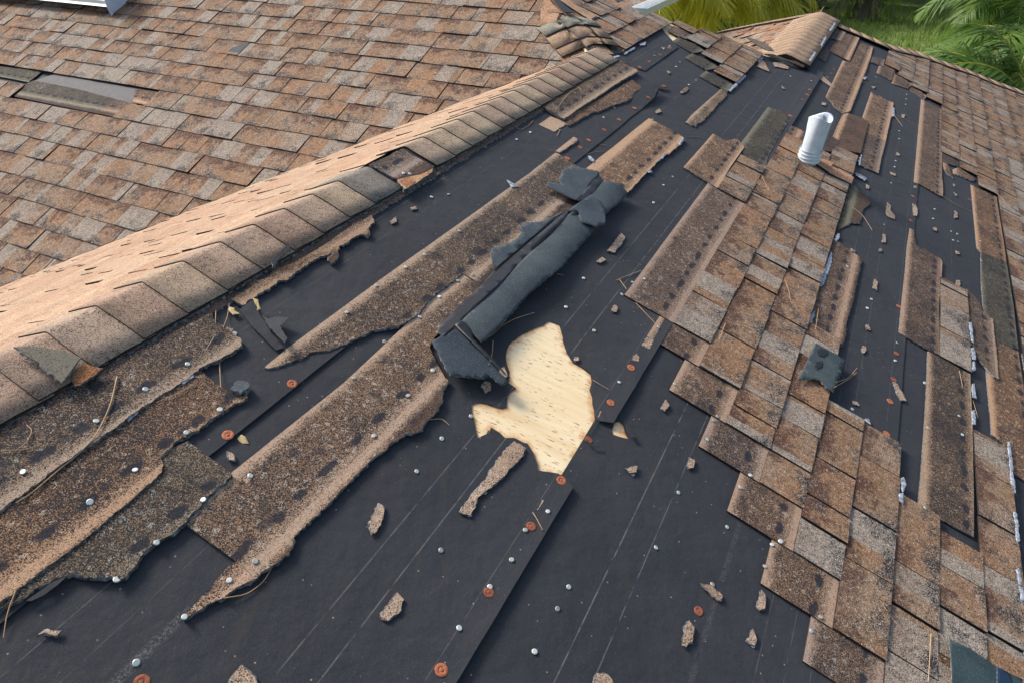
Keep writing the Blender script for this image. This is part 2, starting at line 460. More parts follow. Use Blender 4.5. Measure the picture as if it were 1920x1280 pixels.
# ================================================================== THE ROOF
house = empty('house', MP.pos(1.2, -.3) * 1., 'house whose weathered brown shingle roof is half stripped to black felt', 'house')


def part_plane(name, pl, poly, z, mat, thick=.02):
    return sheet(name, house, pl, [p + (0,) for p in poly], lambda s, t: z, thick, [mat])


M_OUT = [(-1.3, RIDGE_T), (2.721, RIDGE_T), (3.07, -1.505), (3.30, -1.56), (3.40, -1.40), (3.483, -1.279), (3.598, -1.175), (3.637, -1.053), (3.724, -.942), (3.813, -.835), (3.87, -.735), (3.90, -.60),
         (3.95, -.53), (5.33, -.53), (5.42, -.30), (5.5, -.05), (5.74, .158), (5.84, .343), (5.97, .531), (6.03, .706), (6.20, .988), (6.4, 1.35), (-1.3, 1.35)]
main = part_plane('main_slope', MP, M_OUT, -.006, M_WOOD, .015)
main['label'] = 'stripped main slope with bare felt and torn shingles'

# ---- felt sheets with the torn hole down to plywood
HOLE = MP.poly(('l5', [(820, 128, 1), (882, 150, 1), (895, 195, 1), (910, 265, 1), (925, 310, 1), (960, 365, 1), (1000, 385, 1), (1060, 430, 1), (1068, 475, 1), (1055, 520, 1), (1070, 560, 1), (1072, 600, 1), (1085, 692)]), ('v32', [(1300, 2), (1226, 122, 1), (1160, 108, 1), (1098, 98, 1), (1088, 50, 1), (1070, 2, 1)]), ('l5', [(735, 890, 1), (700, 830, 1), (670, 820, 1), (625, 795, 1), (570, 795, 1), (540, 765, 1), (490, 735, 1), (480, 765, 1), (415, 795, 1), (395, 700, 1), (380, 605, 1),
                       (420, 590, 1), (480, 600, 1), (550, 625, 1), (580, 618, 1), (585, 560, 1), (635, 510, 1), (590, 480, 1), (595, 415, 1), (575, 340, 1), (580, 300, 1), (605, 250, 1), (700, 190, 1), (750, 165, 1), (790, 152, 1)]))
HOLE2 = MP.poly(('l5', [(1183, 752, 1), (1200, 705, 1), (1228, 700, 1), (1252, 725, 1), (1258, 760, 1), (1278, 800, 1), (1235, 790, 1), (1190, 775, 1)]))


def felt(poly, t0, t1, holes=(), lift=.0045, grid=.11, z00=.001, tint=None, pw=2.):
    zf = lambda s, t: z00 + lift * (1. if s < 1.15 or s > 3.1 else .72) * max(0, (t - t0) / (t1 - t0)) ** pw + .0004 * math.sin(s * 6 + t * 3)
    return sheet('felt_sheet', main, MP, poly, zf, .0012, [M_FELT], holes=holes, grid=grid, smooth=False, spread=0., amp=.003, seg=.02)


def rect(s0, s1, t0, t1): return [(s0, t0, 0), (s1, t0, 0), (s1, t1, 0), (s0, t1, 0)]


felt([(-1.3, RIDGE_T + .02, 0), (2.70, RIDGE_T + .02, 0), (2.45, -1.0, 1)] + MP.poly(('q1', [(1450, 905, 1), (1405, 1015, 1), (1285, 1105), (1170, 1190)])) + [(2.275, -.803, 0), (-1.3, -.80, 0)], RIDGE_T, -.80, lift=.0055)
felt([(2.72, RIDGE_T - .0, 0), (3.05, -1.48, 0), (3.36, -1.40, 0), (3.55, -1.14, 0), (3.33, -.932, 0), (2.84, -.926, 0)], -1.5, -.93, lift=.006)
NOTCH = MP.poly(('z', [(1236, 648), (1147, 797, 1), (1122, 791, 1), (1117, 788), (1046, 891, 1), (1054, 894, 1), (1072, 917)]))
felt([(-1.3, -.86, 0), (3.6, -.98, 0), (3.75, -.9, 0), (3.9, -.6, 0), (4.1, -.45, 0), (4.1, -.31, 0), (1.29, -.318, 0)] + NOTCH + [(-1.3, -.322, 0)], -.86, -.32, holes=[HOLE], lift=.0125, z00=.0004, grid=.06, pw=9.)
felt([(-1.3, -.50, 0), (5.2, -.5, 0), (5.4, -.3, 0), (5.74, .158, 0), (5.75, .255, 0), (-1.3, .255, 0)], -.50, .255, holes=[HOLE, HOLE2], lift=.006, z00=.0002, grid=.075, pw=6.)
felt([(-1.3, .20, 0), (5.74, .20, 0), (6.0, .6, 0), (6.05, .74, 0), (-1.3, .74, 0)], .20, .74, lift=.006, grid=.2, z00=0.)
felt([(-1.3, .70, 0), (6.0, .70, 0), (6.35, 1.33, 0), (-1.3, 1.33, 0)], .70, 1.33, lift=.006, grid=.4, z00=0.)
# plywood seen in the hole
HP = [(p[0], p[1], 0) for p in HOLE]
cx = sum(p[0] for p in HP) / len(HP); cy = sum(p[1] for p in HP) / len(HP)
dense = [(q[0], q[1]) for q in jag_loop(HOLE, U, .02, 0, 0)]
sheet('plywood_panel', main, MP, [(cx + (p[0] - cx) * 1.06, cy + (p[1] - cy) * 1.06, 0) for p in HP], lambda s, t: -.0025, .002, [M_WOOD], grid=.011, edge_attr=dense)
HP2 = [(p[0], p[1], 0) for p in HOLE2]
sheet('plywood_panel', main, MP, [(p[0], p[1], 0) for p in HP2], lambda s, t: -.0025, .002, [M_WOOD], grid=.012, edge_attr=[(q[0], q[1]) for q in jag_loop(HOLE2, U, .02, 0, 0)])
# loose tongues of felt
def tongue(runs, z=.012, rise=0., ax=None):
    p = MP.poly(*runs); cs = sum(q[0] for q in p) / len(p); ct = sum(q[1] for q in p) / len(p)
    return sheet('felt_tongue', main, MP, p, lambda s, t: z + rise * ((s - cs) * (ax or (1, 0))[0] + (t - ct) * (ax or (1, 0))[1]) * U, .0014, [M_FELT], grid=.02, spread=0., amp=.002, smooth=False)


tongue([('l3', [(430, 300, 1), (455, 345, 1), (490, 378, 1), (545, 378), (615, 394), (560, 440, 1), (600, 520), (585, 548), (540, 490, 1), (480, 400, 1), (415, 285)])], .018, .25, (.4, 1))
tongue([('l3', [(405, 272), (440, 340, 1), (480, 400, 1), (520, 470, 1), (580, 546, 1), (540, 560), (400, 420), (330, 330)])], .014)
tongue([('q1', [(1050, 1096), (1120, 1060, 1), (1200, 985, 1), (1290, 905, 1), (1380, 885), (1452, 908), (1405, 1015), (1285, 1105)])], .016, .1, (1, 0))
tongue([('q1', [(1372, 866), (1450, 872), (1558, 888), (1515, 918), (1440, 890)])], .014)
tongue([('q1', [(1065, 600), (1110, 610), (1132, 660), (1118, 668), (1085, 630)])], .02)
tongue([('l5', [(1250, 722), (1272, 745), (1285, 775), (1315, 808), (1282, 806), (1260, 765)])], .012)
tongue([('l5', [(1022, 805), (1045, 835), (1075, 848), (1110, 845), (1105, 860), (1060, 852), (1028, 825)])], .01)
tongue([('v31', [(150, 835), (230, 780), (300, 730), (390, 690), (330, 745), (250, 805), (180, 838)])], .012)

# ---- shingles: the tilt law of every course on a slope
SLP = .026
def zlaw(pl, T, extra=0.): return lambda s, t: .0068 + extra + SLP * (t - T) * pl.U


def strip(runs, T, extra=0., tint=None, amp=.0024, spread=.005, mat=None, grid=0., wav=0.0, name='shingle', pl=None, thick=None, parent=None):
    pl = pl or MP; p = pl.poly(*runs); z = zlaw(pl, T, extra)
    ph = random.random() * 6
    zf = (lambda s, t: z(s, t) + wav * math.sin(s * pl.U * 14 + ph) * (.4 + .6 * math.sin(t * pl.U * 9 + ph))) if wav else z
    thick = thick or (.0045 + extra * .8)
    return sheet(name, parent or main, pl, p, zf, thick, [mat or M_HEAD, M_TORN], T=T, amp=amp, spread=spread, tint=tint, grid=.05 if wav else 0)


TA_, TB_ = -.867, -.756
# big torn strips across the middle
strip([('l3', [(500, 628), (600, 545), (900, 320), (1344, -3)]), ('c6', [(105, 455), (300, 577), (322, 604, 1), (290, 632, 1), (215, 690, 1), (165, 720, 1), (120, 770, 1), (75, 835, 1), (0, 880, 1)]),
       ('l3', [(1240, 420, 1), (1180, 430, 1), (1100, 440, 1), (1030, 475, 1), (980, 492, 1), (920, 525, 1), (850, 550, 1), (770, 560, 1), (740, 565, 1), (700, 592, 1), (640, 615, 1), (560, 640, 1), (500, 655, 1), (480, 652, 1)])], TA_, .001, (1.05, .98, .9), wav=.0015)
strip([('c6', [(107, 455), (740, 0)]), ('q2', [(0, 495), (300, 258), (330, 270), (400, 325), (470, 365)]), ('c6', [(1025, 18), (1060, 60), (1040, 130), (1000, 215, 1), (960, 235, 1), (890, 265, 1), (800, 330, 1), (720, 400, 1), (640, 470, 1), (560, 540, 1), (500, 600, 1), (425, 668, 1), (388, 643)])], TA_, .0, (1, .97, .92, .93), wav=.001)
strip([('q2', [(295, 255), (425, 152), (450, 165, 1), (440, 190, 1), (410, 210, 1), (330, 262, 1)])], TA_ - .0, .004, (1.1, 1, .95), thick=.008)
strip([('l4', [(285, 515), (930, 0)]), ('l3', [(1290, 395)]), ('c6', [(100, 700), (190, 640), (320, 560), (388, 642), (418, 668, 1), (400, 720, 1), (330, 790, 1), (270, 820, 1), (215, 890, 1)]),
       ('l5', [(165, 230), (135, 290), (170, 370), (222, 468, 1), (240, 480, 1), (205, 560, 1), (210, 600, 1), (170, 660, 1), (150, 690, 1), (110, 720, 1), (90, 765, 1), (50, 785, 1), (0, 788, 1)]),
       ('l4', [(1200, 350, 1), (1150, 405, 1), (1100, 430, 1), (1000, 530, 1), (900, 630, 1), (850, 690, 1), (740, 790, 1)]), ('l6', [(1130, 340, 1), (1122, 400, 1), (1100, 440, 1), (1010, 500, 1), (960, 530, 1), (900, 585, 1), (875, 540), (800, 472), (515, 262), (540, 215, 1), (585, 180, 1), (625, 105, 1), (700, 40, 1)]),
       ('l4', [(215, 600, 1), (295, 545, 1)])], TB_, 0., (1.05, .97, .9), wav=.0012)
strip([('l6', [(790, 478), (760, 500), (600, 680), (530, 760), (490, 790), (500, 797, 1), (560, 770, 1), (590, 755, 1), (640, 720, 1), (735, 680, 1), (760, 655, 1), (830, 612, 1), (905, 582, 1), (880, 535), (830, 475)])], TB_, -.002, (1.15, 1., .9), thick=.006)
# lower left courses under the ridge
strip([('l2', [(1075, 95), (1330, 290), (1300, 320, 1), (1270, 350, 1), (1180, 420, 1), (1150, 470, 1), (1080, 540, 1), (1050, 575, 1), (990, 630, 1), (900, 680, 1), (860, 705, 1), (800, 770, 1), (740, 850, 1), (720, 880, 1), (680, 890, 1), (640, 870, 1), (560, 885, 1), (490, 880, 1), (430, 855, 1)]),
       ('v31', [(400, 690, 1), (300, 720, 1), (200, 770, 1), (130, 830, 1), (70, 860, 1), (10, 880, 1), (-120, 960), (-120, 860), (300, 440), (800, 60)])], -.86, .003, (.78, .83, .80, .92), wav=.001)
strip([('v21', [(1100, 800), (1160, 855), (1282, 945), (1300, 970, 1), (1375, 960, 1), (1380, 975, 1), (1320, 1005, 1), (1240, 1060, 1), (1170, 1095, 1), (1110, 1160, 1), (1000, 1205, 1), (930, 1270, 1)]),
       ('l2', [(920, 200, 1), (937, 240, 1), (925, 285, 1), (700, 485, 1), (520, 640, 1), (300, 805, 1), (120, 945, 1), (-40, 1060), (-40, 520), (500, 150)])], -.955, .004, (1.08, .90, .74, 1.), wav=.001)
strip([('v21', [(1180, 500), (1195, 548), (1260, 590), (1340, 650, 1), (1348, 690, 1), (1270, 740, 1), (1130, 805, 1), (1060, 860, 1), (900, 965, 1), (780, 1045, 1), (690, 1115, 1), (600, 1175, 1), (440, 1290, 1)]),
       ('z', [(0, 968, 1), (-90, 1030), (-90, 900)]), ('v21', [(0, 1170), (600, 800)])], -1.055, .006, (.92, .9, .86, .90), wav=.0015)
# upper strips
strip([('q1', [(300, 1100), (480, 1215), (512, 1224, 1), (640, 1132, 1), (800, 1030, 1), (960, 920, 1), (1100, 830, 1), (1250, 748, 1), (1220, 720), (1150, 680), (1050, 608), (980, 640), (600, 870)])], -1.075, .008, (.95, .92, .86, .93), wav=.001)
strip([('q1', [(540, 1200), (1190, 815), (1285, 890, 1), (1300, 905, 1), (1230, 930, 1), (1200, 980, 1), (1150, 1030, 1), (1080, 1050, 1), (960, 1090, 1), (880, 1130, 1), (800, 1145, 1), (700, 1200, 1), (560, 1275, 1), (530, 1240)])], -.96, .002, (1.25, 1.0, .78), amp=.004)
strip([('v12', [(1165, 655), (1100, 700), (1185, 742, 1), (1245, 705, 1), (1250, 685)])], -.875, .001, (1.1, 1, .9))
strip([('q2', [(498, 382), (955, 15), (1140, 120, 1), (1190, 155, 1), (1203, 178, 1), (1090, 275, 1), (1060, 270, 1), (980, 360, 1), (900, 440, 1), (800, 545, 1), (770, 545, 1), (740, 510, 1), (690, 500, 1), (600, 440, 1), (540, 400, 1)])], -.745, .001, (1.2, 1.02, .85), wav=.001)
# at the head of the intact patch
strip([('v13', [(0, 942), (165, 755), (235, 795, 1), (300, 785, 1), (338, 832), (250, 960), (190, 1065)])], -.548, .001, (1.15, 1.0, .85))
strip([('v13', [(325, 800), (472, 605), (540, 625, 1), (580, 650, 1), (592, 680, 1), (560, 725, 1), (470, 885), (455, 955), (340, 880)])], -.437, .0, (.46, .56, .54), wav=.001)
strip([('p2', [(1240, 10), (1285, -110, 1), (1330, -90, 1), (1425, -40, 1), (1395, 130), (1320, 85), (1215, 40)])], -.40, .004, (1.1, .9, .8), grid=.04)
strip([('v13', [(770, 850), (830, 775), (870, 800), (830, 860)])], -.33, .0, (.7, .8, .75))
strip([('v13', [(822, 790), (885, 650), (915, 640, 1), (1000, 675), (1028, 692), (1010, 770), (985, 870), (900, 850), (830, 845)])], -.255, .001, (1.2, .98, .82))
strip([('v13', [(795, 545), (890, 345), (935, 352), (990, 245), (1058, 270), (1045, 330, 1), (1010, 430, 1), (930, 630, 1), (890, 642, 1), (842, 605, 1), (830, 580, 1)])], -.25, 0., (1.15, .98, .84), wav=.001)
strip([('v13', [(815, 290), (857, 228), (920, 190), (985, 215), (930, 352)])], -.36, 0., (1.15, .98, .84))
strip([('v13', [(803, 215), (840, 155), (918, 172), (885, 238)])], -.455, 0., (.8, .8, .8))
strip([('v13', [(730, 320), (790, 250), (820, 290, 1), (795, 350, 1), (760, 330, 1)])], -.42, 0., (.6, .6, .6))
strip([('v13', [(1000, 660), (1048, 520), (1100, 545, 1), (1140, 570, 1), (1172, 582, 1), (1160, 650, 1), (1130, 780, 1), (1128, 800), (1010, 740), (1027, 692)])], -.05, 0., (1.15, .98, .84))
strip([('v13', [(1012, 742), (1128, 802), (1100, 900, 1), (1088, 977, 1), (985, 930), (1000, 800)])], -.05, 0., (.75, .72, .72))
# green remnant and nailing strip right of the patch
strip([('r2', [(150, 0), (230, 60, 1), (290, 130, 1), (355, 205, 1), (372, 240, 1), (300, 290, 1), (262, 440, 1), (180, 430, 1), (95, 475, 1), (40, 500)])], -.115, -.004, (.42, .50, .45))
strip([('r2', [(-40, 560), (30, 600), (100, 660, 1), (230, 752, 1), (285, 800, 1), (255, 930, 1)]), ('r3', [(200, 20, 1), (150, 180, 1), (118, 285, 1), (130, 330, 1), (85, 500, 1)]), ('p3', [(1765, 880, 1), (1750, 868), (1430, 702), (1480, 560)])], -.062, .0, (.95, .85, .78))
# right hand strips
T4, T5, T2, T1 = .2335, .318, .497, .238
strip([('r1', [(885, 465), (1096, 580), (1086, 1280)]), ('r2', [(1093, 5, 1), (1096, 168), (1060, 155), (870, 40), (808, 20)])], T1, 0., (1.05, .92, .82), wav=.0008)
strip([('r2', [(1380, 45), (1632, 172), (1655, 330), (1705, 640), (1728, 830, 1), (1690, 810), (1480, 722), (1440, 680), (1420, 480)])], T2, 0., (1.25, .98, .76))
strip([('r2', [(1480, 722), (1690, 810), (1730, 840), (1800, 1285)]), ('r3', [(1842, 520), (1760, 500), (1630, 440), (1500, 160)]), ('r2', [(1500, 1280), (1480, 1000)])], T2, .0012, (.46, .56, .54))
strip([('r3', [(1620, 430), (1760, 500), (1845, 540), (1895, 900), (1930, 1285)]), ('r4', [(2000, 640), (1920, 610), (1770, 520), (1700, 230), (1580, 135)]), ('r3', [(1578, 1280), (1528, 730)])], T2, 0., (1.15, .92, .72))
strip([('r2', [(1330, 1090), (1430, 1200, 1), (1482, 1290, 1)]), ('r3', [(1500, 150, 1), (1550, 210, 1), (1582, 222, 1), (1605, 400, 1), (1642, 822, 1), (1600, 800, 1), (1528, 722), (1400, 560), (1368, 470), (1350, 280), (1330, 60)])], .40, .003, (.85, .8, .76))
strip([('r2', [(768, 478), (808, 505, 1), (830, 650, 1), (930, 705), (990, 745), (1072, 792), (1088, 832), (1050, 1280)]), ('r3', [(1062, 582), (950, 530), (655, 348), (690, 0)]), ('r2', [(720, 900), (738, 680)])], T4, 0., (.98, .86, .8, .9), wav=.0008)
strip([('r3', [(948, 532), (1060, 590), (1362, 772), (1382, 1280)]), ('r4', [(1392, 740), (1392, 1168), (1240, 1085), (990, 945), (935, 900), (848, 852), (915, 0)]), ('r3', [(938, 750)])], T5, 0., (.95, .86, .76, .88), wav=.0008)
strip([('r4', [(660, 745), (820, 842), (992, 935), (1000, 1150), (900, 1060), (640, 860)])], .215, .004, (1.05, .85, .68))
# small nailing blocks along the far intact field
for runs, T, ti in (([(440, 205), (480, 90), (625, 185), (592, 290, 1)], -.05, (.9, .8, .74)), ([(590, 312), (612, 210), (806, 322), (745, 365, 1)], .045, (1.1, .9, .78)), ([(768, 372), (800, 330), (942, 440), (915, 475)], .14, (1.1, .9, .78)),
                    ([(400, 45), (520, 78), (505, 145, 1), (385, 100, 1)], -.15, (.7, .68, .68)), ([(1088, 998), (1252, 1090), (1252, 1150), (1100, 1100, 1)], .33, (.55, .55, .58)), ([(1200, 1172), (1258, 1150), (1425, 1268), (1400, 1295, 1), (1212, 1212, 1)], .42, (1.1, .9, .78)),
                    ([(1095, 1085), (1140, 1100, 1), (1202, 1262, 1), (1150, 1222, 1), (1110, 1160, 1)], .36, (1.2, .95, .8))):
    strip([('r1', runs)], T, 0., ti)
strip([('r3', [(1880, 560), (1960, 600), (1960, 900), (1905, 720)])], T2 + .05, .002, (.7, .7, .7))
# green nailing blocks of the upper patch
for runs, T in (([(105, 318), (165, 280), (330, 350), (430, 425), (310, 442)], -.974), ([(230, 482), (300, 440), (440, 500), (570, 590), (445, 612)], -.868), ([(375, 668), (440, 612), (580, 690), (715, 765), (655, 830)], -.752)):
    strip([('p1', runs)], T, 0., (.36, .44, .42))
strip([('p1', [(235, 1132), (290, 1062), (592, 793), (652, 832, 1), (640, 870, 1), (560, 950, 1), (520, 1000, 1), (430, 1100, 1), (330, 1172, 1)])], -.655, 0., (1.05, 1., .92), thick=.006, amp=.004)
strip([('p1', [(60, 215), (120, 165), (300, 265), (240, 300), (165, 275)])], -1.06, .001, (.95, .85, .8))
strip([('q1', [(925, 395), (1030, 345), (1200, 470), (1100, 540, 1), (1000, 560)])], -1.17, .001, (.9, .85, .82))

# ---- intact tabs on the main slope
BUT = [-1.615, -1.50, -1.39, -1.279, -1.17, -1.058, -.94, -.831, -.727, -.614, -.515, -.415, -.317, -.22, -.121, -.02, .073, .165, .26, .352, .443, .53, .622, .711, .80, .89, .98, 1.07, 1.16, 1.25]
# row (from the butt line above, to its own butt line): runs of shingles along the course
RUN = {-1.615: [(3.18, 3.31)], -1.50: [(3.08, 3.36)], -1.39: [(3.0, 3.43)], -1.279: [(2.93, 3.53)], -1.17: [(2.93, 3.62)], -1.058: [(3.60, 3.70)], -.94: [(3.49, 3.78)], -.831: [(3.375, 3.84)], -.727: [(3.24, 3.86)],
       -.415: [(2.17, 2.52)], -.317: [(1.383, 2.97)], -.22: [(1.288, 2.98)], -.121: [(1.166, 3.13)], -.02: [(1.064, 1.71), (4.95, 5.46)], .073: [(.953, 1.44), (4.85, 5.61)], .165: [(.848, 1.437), (4.75, 5.72)],
       .26: [(.758, 1.277), (4.67, 5.80)], .352: [(.66, 1.24), (1.92, 2.42), (3.79, 5.89)], .443: [(.56, 1.665), (3.70, 5.97)], .53: [(3.57, 6.0)], .622: [(.9, 6.04)], .711: [(.9, 6.1)], .80: [(1.2, 6.13)], .89: [(1.6, 6.16)], .98: [(2., 6.22)], 1.07: [(2.5, 6.26)], 1.16: [(3., 6.3)]}
WMID = (.10, .13, .15, .17, .20, .24)
WFAR = (.10, .12, .15, .17, .20, .23)
WID = (.11, .14, .17, .20, .20, .23, .26, .30)


def tab(pl, parent, s0, s1, t0, t1, Uu, raise_, store, clips=(), z00=.0075, T=None, mats=None, tint=None, posf=None, gap=.0028):
    g = gap / Uu; T = t0 - .133 if T is None else T
    jt = lambda: random.uniform(-.0025, .0025) / Uu
    d0 = jt() * .8
    poly = [(s0 + g, t0 - .001 / Uu), (s1 - g, t0 - .001 / Uu), (s1 - g + jt(), t1 + d0 + jt() * .5), (s0 + g + jt(), t1 + d0 + jt() * .5)]
    for p, d in clips: poly = clip(poly, p, d)
    if len(poly) < 3: return None
    if abs(sum(poly[i][0] * poly[i - 1][1] - poly[i - 1][0] * poly[i][1] for i in range(len(poly)))) * Uu * Uu < 4e-4: return None
    cur = random.choice((0, 0, 0, .001, .002, .0035)); tw = random.uniform(-1, 1) * .0012
    def z1(p):
        k = (p[1] - t0) * Uu
        return z00 + SLP * (p[1] - T) * Uu + .002 + raise_ + cur * max(0, k / .14) ** 2 + tw * (1 if p[0] > (s0 + s1) / 2 else -1)
    def z0(p): return z1(p) - .0045 - raise_ * .6
    r_ = random.uniform(0, 50)
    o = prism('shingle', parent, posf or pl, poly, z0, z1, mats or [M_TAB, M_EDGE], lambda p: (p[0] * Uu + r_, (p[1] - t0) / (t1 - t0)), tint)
    store.append(o); return o


MAIN_TABS = []
HIPCLIP = []
for i in range(len(BUT) - 1):
    b0, b1 = BUT[i], BUT[i + 1]
    for (sa, sb) in RUN.get(b0, []):
        s = sa; up = random.random() < .5
        while s < sb - .02:
            wd = random.choice(WMID if s < 3.4 else WFAR) / U; e = min(sb, s + wd)
            if sb - e < .04: e = sb
            mid = MP.pos((s + e) / 2, (b0 + b1) / 2)
            if seen(mid, 150):
                cl = []
                if b0 == -.415: cl = [(MP.st('p2', 830, 150), tuple(x for x in (1., .0)))]
                if b0 == -.415:
                    a = MP.st('p2', 830, 140); b = MP.st('p2', 1035, 325); dx, dy = b[0] - a[0], b[1] - a[1]; cl = [(a, (-dy, dx) if (-dy) * (sa - a[0]) + dx * (b0 - a[1]) < 0 else (dy, -dx))]
                if b0 == .443 and sa < 1:
                    a = MP.st('r4', 1382, 60); b = MP.st('r4', 1720, 230); dx, dy = b[0] - a[0], b[1] - a[1]; cl = [(a, (-dy, dx) if (-dy) * (.6 - a[0]) + dx * (.48 - a[1]) < 0 else (dy, -dx))]
                if b0 == .352 and sa == 1.92:
                    a = MP.st('r2', 1080, 900); b = MP.st('r2', 1330, 1085); dx, dy = b[0] - a[0], b[1] - a[1]; cl = [(a, (-dy, dx) if (-dy) * (2. - a[0]) + dx * (.40 - a[1]) < 0 else (dy, -dx))]
                tn = None
                tab(MP, main, s, e, b0, b1, U, .003 if up else .0002, MAIN_TABS, cl, tint=tn)
            up = not up if random.random() < .8 else up
            s = e
STEP = [(-.317, 1.383), (-.22, 1.288), (-.121, 1.166), (-.02, 1.064), (.073, .953), (.165, .848), (.26, .758), (.352, .66), (.443, .56), (.53, .46)]
for i, (b, sl_) in enumerate(STEP):
    up_ = STEP[i - 1][1] + .06 if i else 2.19
    T = b - .133; z = zlaw(MP, T)
    sheet('shingle', main, MP, [(sl_ + .0015, T, 0), (up_, T, 0), (up_, b + .012, 0), (sl_ + .0015, b + .012, 0)], z, .0045, [M_HEAD, M_EDGE], T=T, tint=random.choice(((.95, .85, .78), (1.1, .95, .8), (.85, .8, .8))))
limit(MAIN_TABS, 'shingle', main, 215)

# ---- the left slope
V0 = LP.st('z', 26, 533); V1 = LP.st('z', 1040, 128)
vx, vy = V1[0] - V0[0], V1[1] - V0[1]
VD = (-vy, vx)
if VD[0] * (-3 - V0[0]) + VD[1] * (-1.2 - V0[1]) > 0: VD = (vy, -vx)
# hip between left slope and main slope
hd = LP.N.cross(MP.N); hd = hd if hd.z > 0 else -hd; hd.normalize()
hp_ = None
A_ = Matrix((LP.N, MP.N, ZZ)); bvec = Vector((LP.N.dot(LP.O), MP.N.dot(MP.O), MP.pos(2.7, RIDGE_T).z)); hip0 = A_.inverted() @ bvec
def to_L(p): q = p - LP.O; return (q.dot(LP.A) / UL, q.dot(LP.D) / UL)
def to_M(p): q = p - MP.O; return (q.dot(MP.A) / U, q.dot(MP.D) / U)
ha, hb = to_L(hip0), to_L(hip0 + hd)
HD = (-(hb[1] - ha[1]), hb[0] - ha[0])
if HD[0] * (-3 - ha[0]) + HD[1] * (-1.2 - ha[1]) > 0: HD = (-HD[0], -HD[1])
far = V0[0] - vx * .9, V0[1] - vy * .9
hipL = to_L(hip0 + hd * 2.2)
L_OUT = [far, V1, ha, hipL, (-4.2, hipL[1]), (-4.2, far[1])]
left = part_plane('wing_slope', LP, L_OUT, -.004, M_FELT, .02)
left['label'] = 'mostly whole shingled slope with one torn patch'
LB = [-1.93, -1.88, -1.83, -1.777, -1.724, -1.673, -1.619, -1.566, -1.51, -1.456, -1.404, -1.352, -1.297, -1.238, -1.183, -1.127, -1.07, -1.012, -.954, -.896, -.839, -.782, -.725, -.668, -.611, -.554, -.497]
DAM = [LP.st('v11', x, y) for x, y in ((-40, 370), (240, 405), (310, 418), (500, 460), (890, 522), (835, 600), (745, 585), (640, 662), (350, 605), (85, 548), (165, 465), (-40, 428))]
LEFT_TABS = []
for i in range(len(LB) - 1):
    b0, b1 = LB[i], LB[i + 1]; s = -4.0 + random.random() * .05; up = True
    while s < -.2:
        wd = random.choice((.12, .15, .18, .20, .20, .24, .28)) / UL; e = s + .004; tm_ = (b0 + b1) / 2; ins_ = inside((s + .003, tm_), DAM)
        while e < s + wd and inside((e + .003, tm_), DAM) == ins_: e += .003
        mid = ((s + e) / 2, tm_)
        if seen(LP.pos(*mid), 130) and not ins_:
            tab(LP, left, s, e, b0, b1, UL, .0035 if up else .0004, LEFT_TABS, [(V1, VD), (ha, HD)], T=b0 - .07, gap=.0018)
        up = not up if random.random() < .8 else up
        s = e
limit(LEFT_TABS, 'shingle', left, 285)
# the damaged patch on the left slope
def lstrip(pts, T, ti, ex=0., mat=None, v='v11'):
    return strip([(v, pts)], T, ex, ti, pl=LP, parent=left, mat=mat)
lstrip([(190, 455), (420, 500), (645, 558), (558, 645), (300, 592), (85, 547)], -1.272, (.62, .72, .70))
lstrip([(645, 560), (745, 582), (700, 622), (640, 662), (556, 642)], -1.272, (.85, .75, .72))
lstrip([(-60, 368), (240, 405), (165, 467), (-60, 424)], -1.318, (.46, .56, .54))
lstrip([(760, 505), (890, 522), (838, 600), (748, 580, 1)], -1.318, (1.2, .95, .8))
sheet('felt_sheet', left, LP, LP.poly(('v11', [(310, 418), (890, 520), (760, 590), (150, 470)])), lambda s, t: .006, .001, [mat_plain('faded_felt', (.105, .10, .10), .8, c2=(.13, .125, .125))])
for pts in ([(1255, 300), (1400, 250), (1345, 310)], [(1785, 125), (1905, 78), (1905, 100), (1850, 128)]):
    lstrip(pts, -1.5, (.5, .6, .62), .012, mat=M_BACK)

# ---- the back slope of the ridge, seen at a grazing angle
RDG = MP.pos(0, RIDGE_T)
NV = []
for q in ((26, 533), (180, 460), (260, 430), (390, 377), (500, 335), (600, 289), (715, 245), (858, 194), (957, 159), (1032, 125)):
    p = LP.hit('z', *q); d = p - RDG; NV.append((d.dot(H1) / U, -d.dot(H2) / U, math.atan2(-d.z, -d.dot(H2))))
class Back:                                                   # ruled surface from the ridge to the valley
    U = U
    N = (H2 * -math.sin(R(21)) + ZZ * math.cos(R(21)))
    def pit(s, a):
        a0 = NV[0][0]; a1 = NV[-2][0]; k = min(1.2, max(-.8, (a - a0) / (a1 - a0)))
        return NV[0][2] + (NV[-2][2] - NV[0][2]) * k
    def pos(s, a, t, z=0.):
        p = s.pit(a); return RDG + H1 * (a * U) - H2 * (t * U * math.cos(p)) - ZZ * (t * U * math.sin(p)) + s.N * z
    def poly(s, *r): return []
BK = Back()
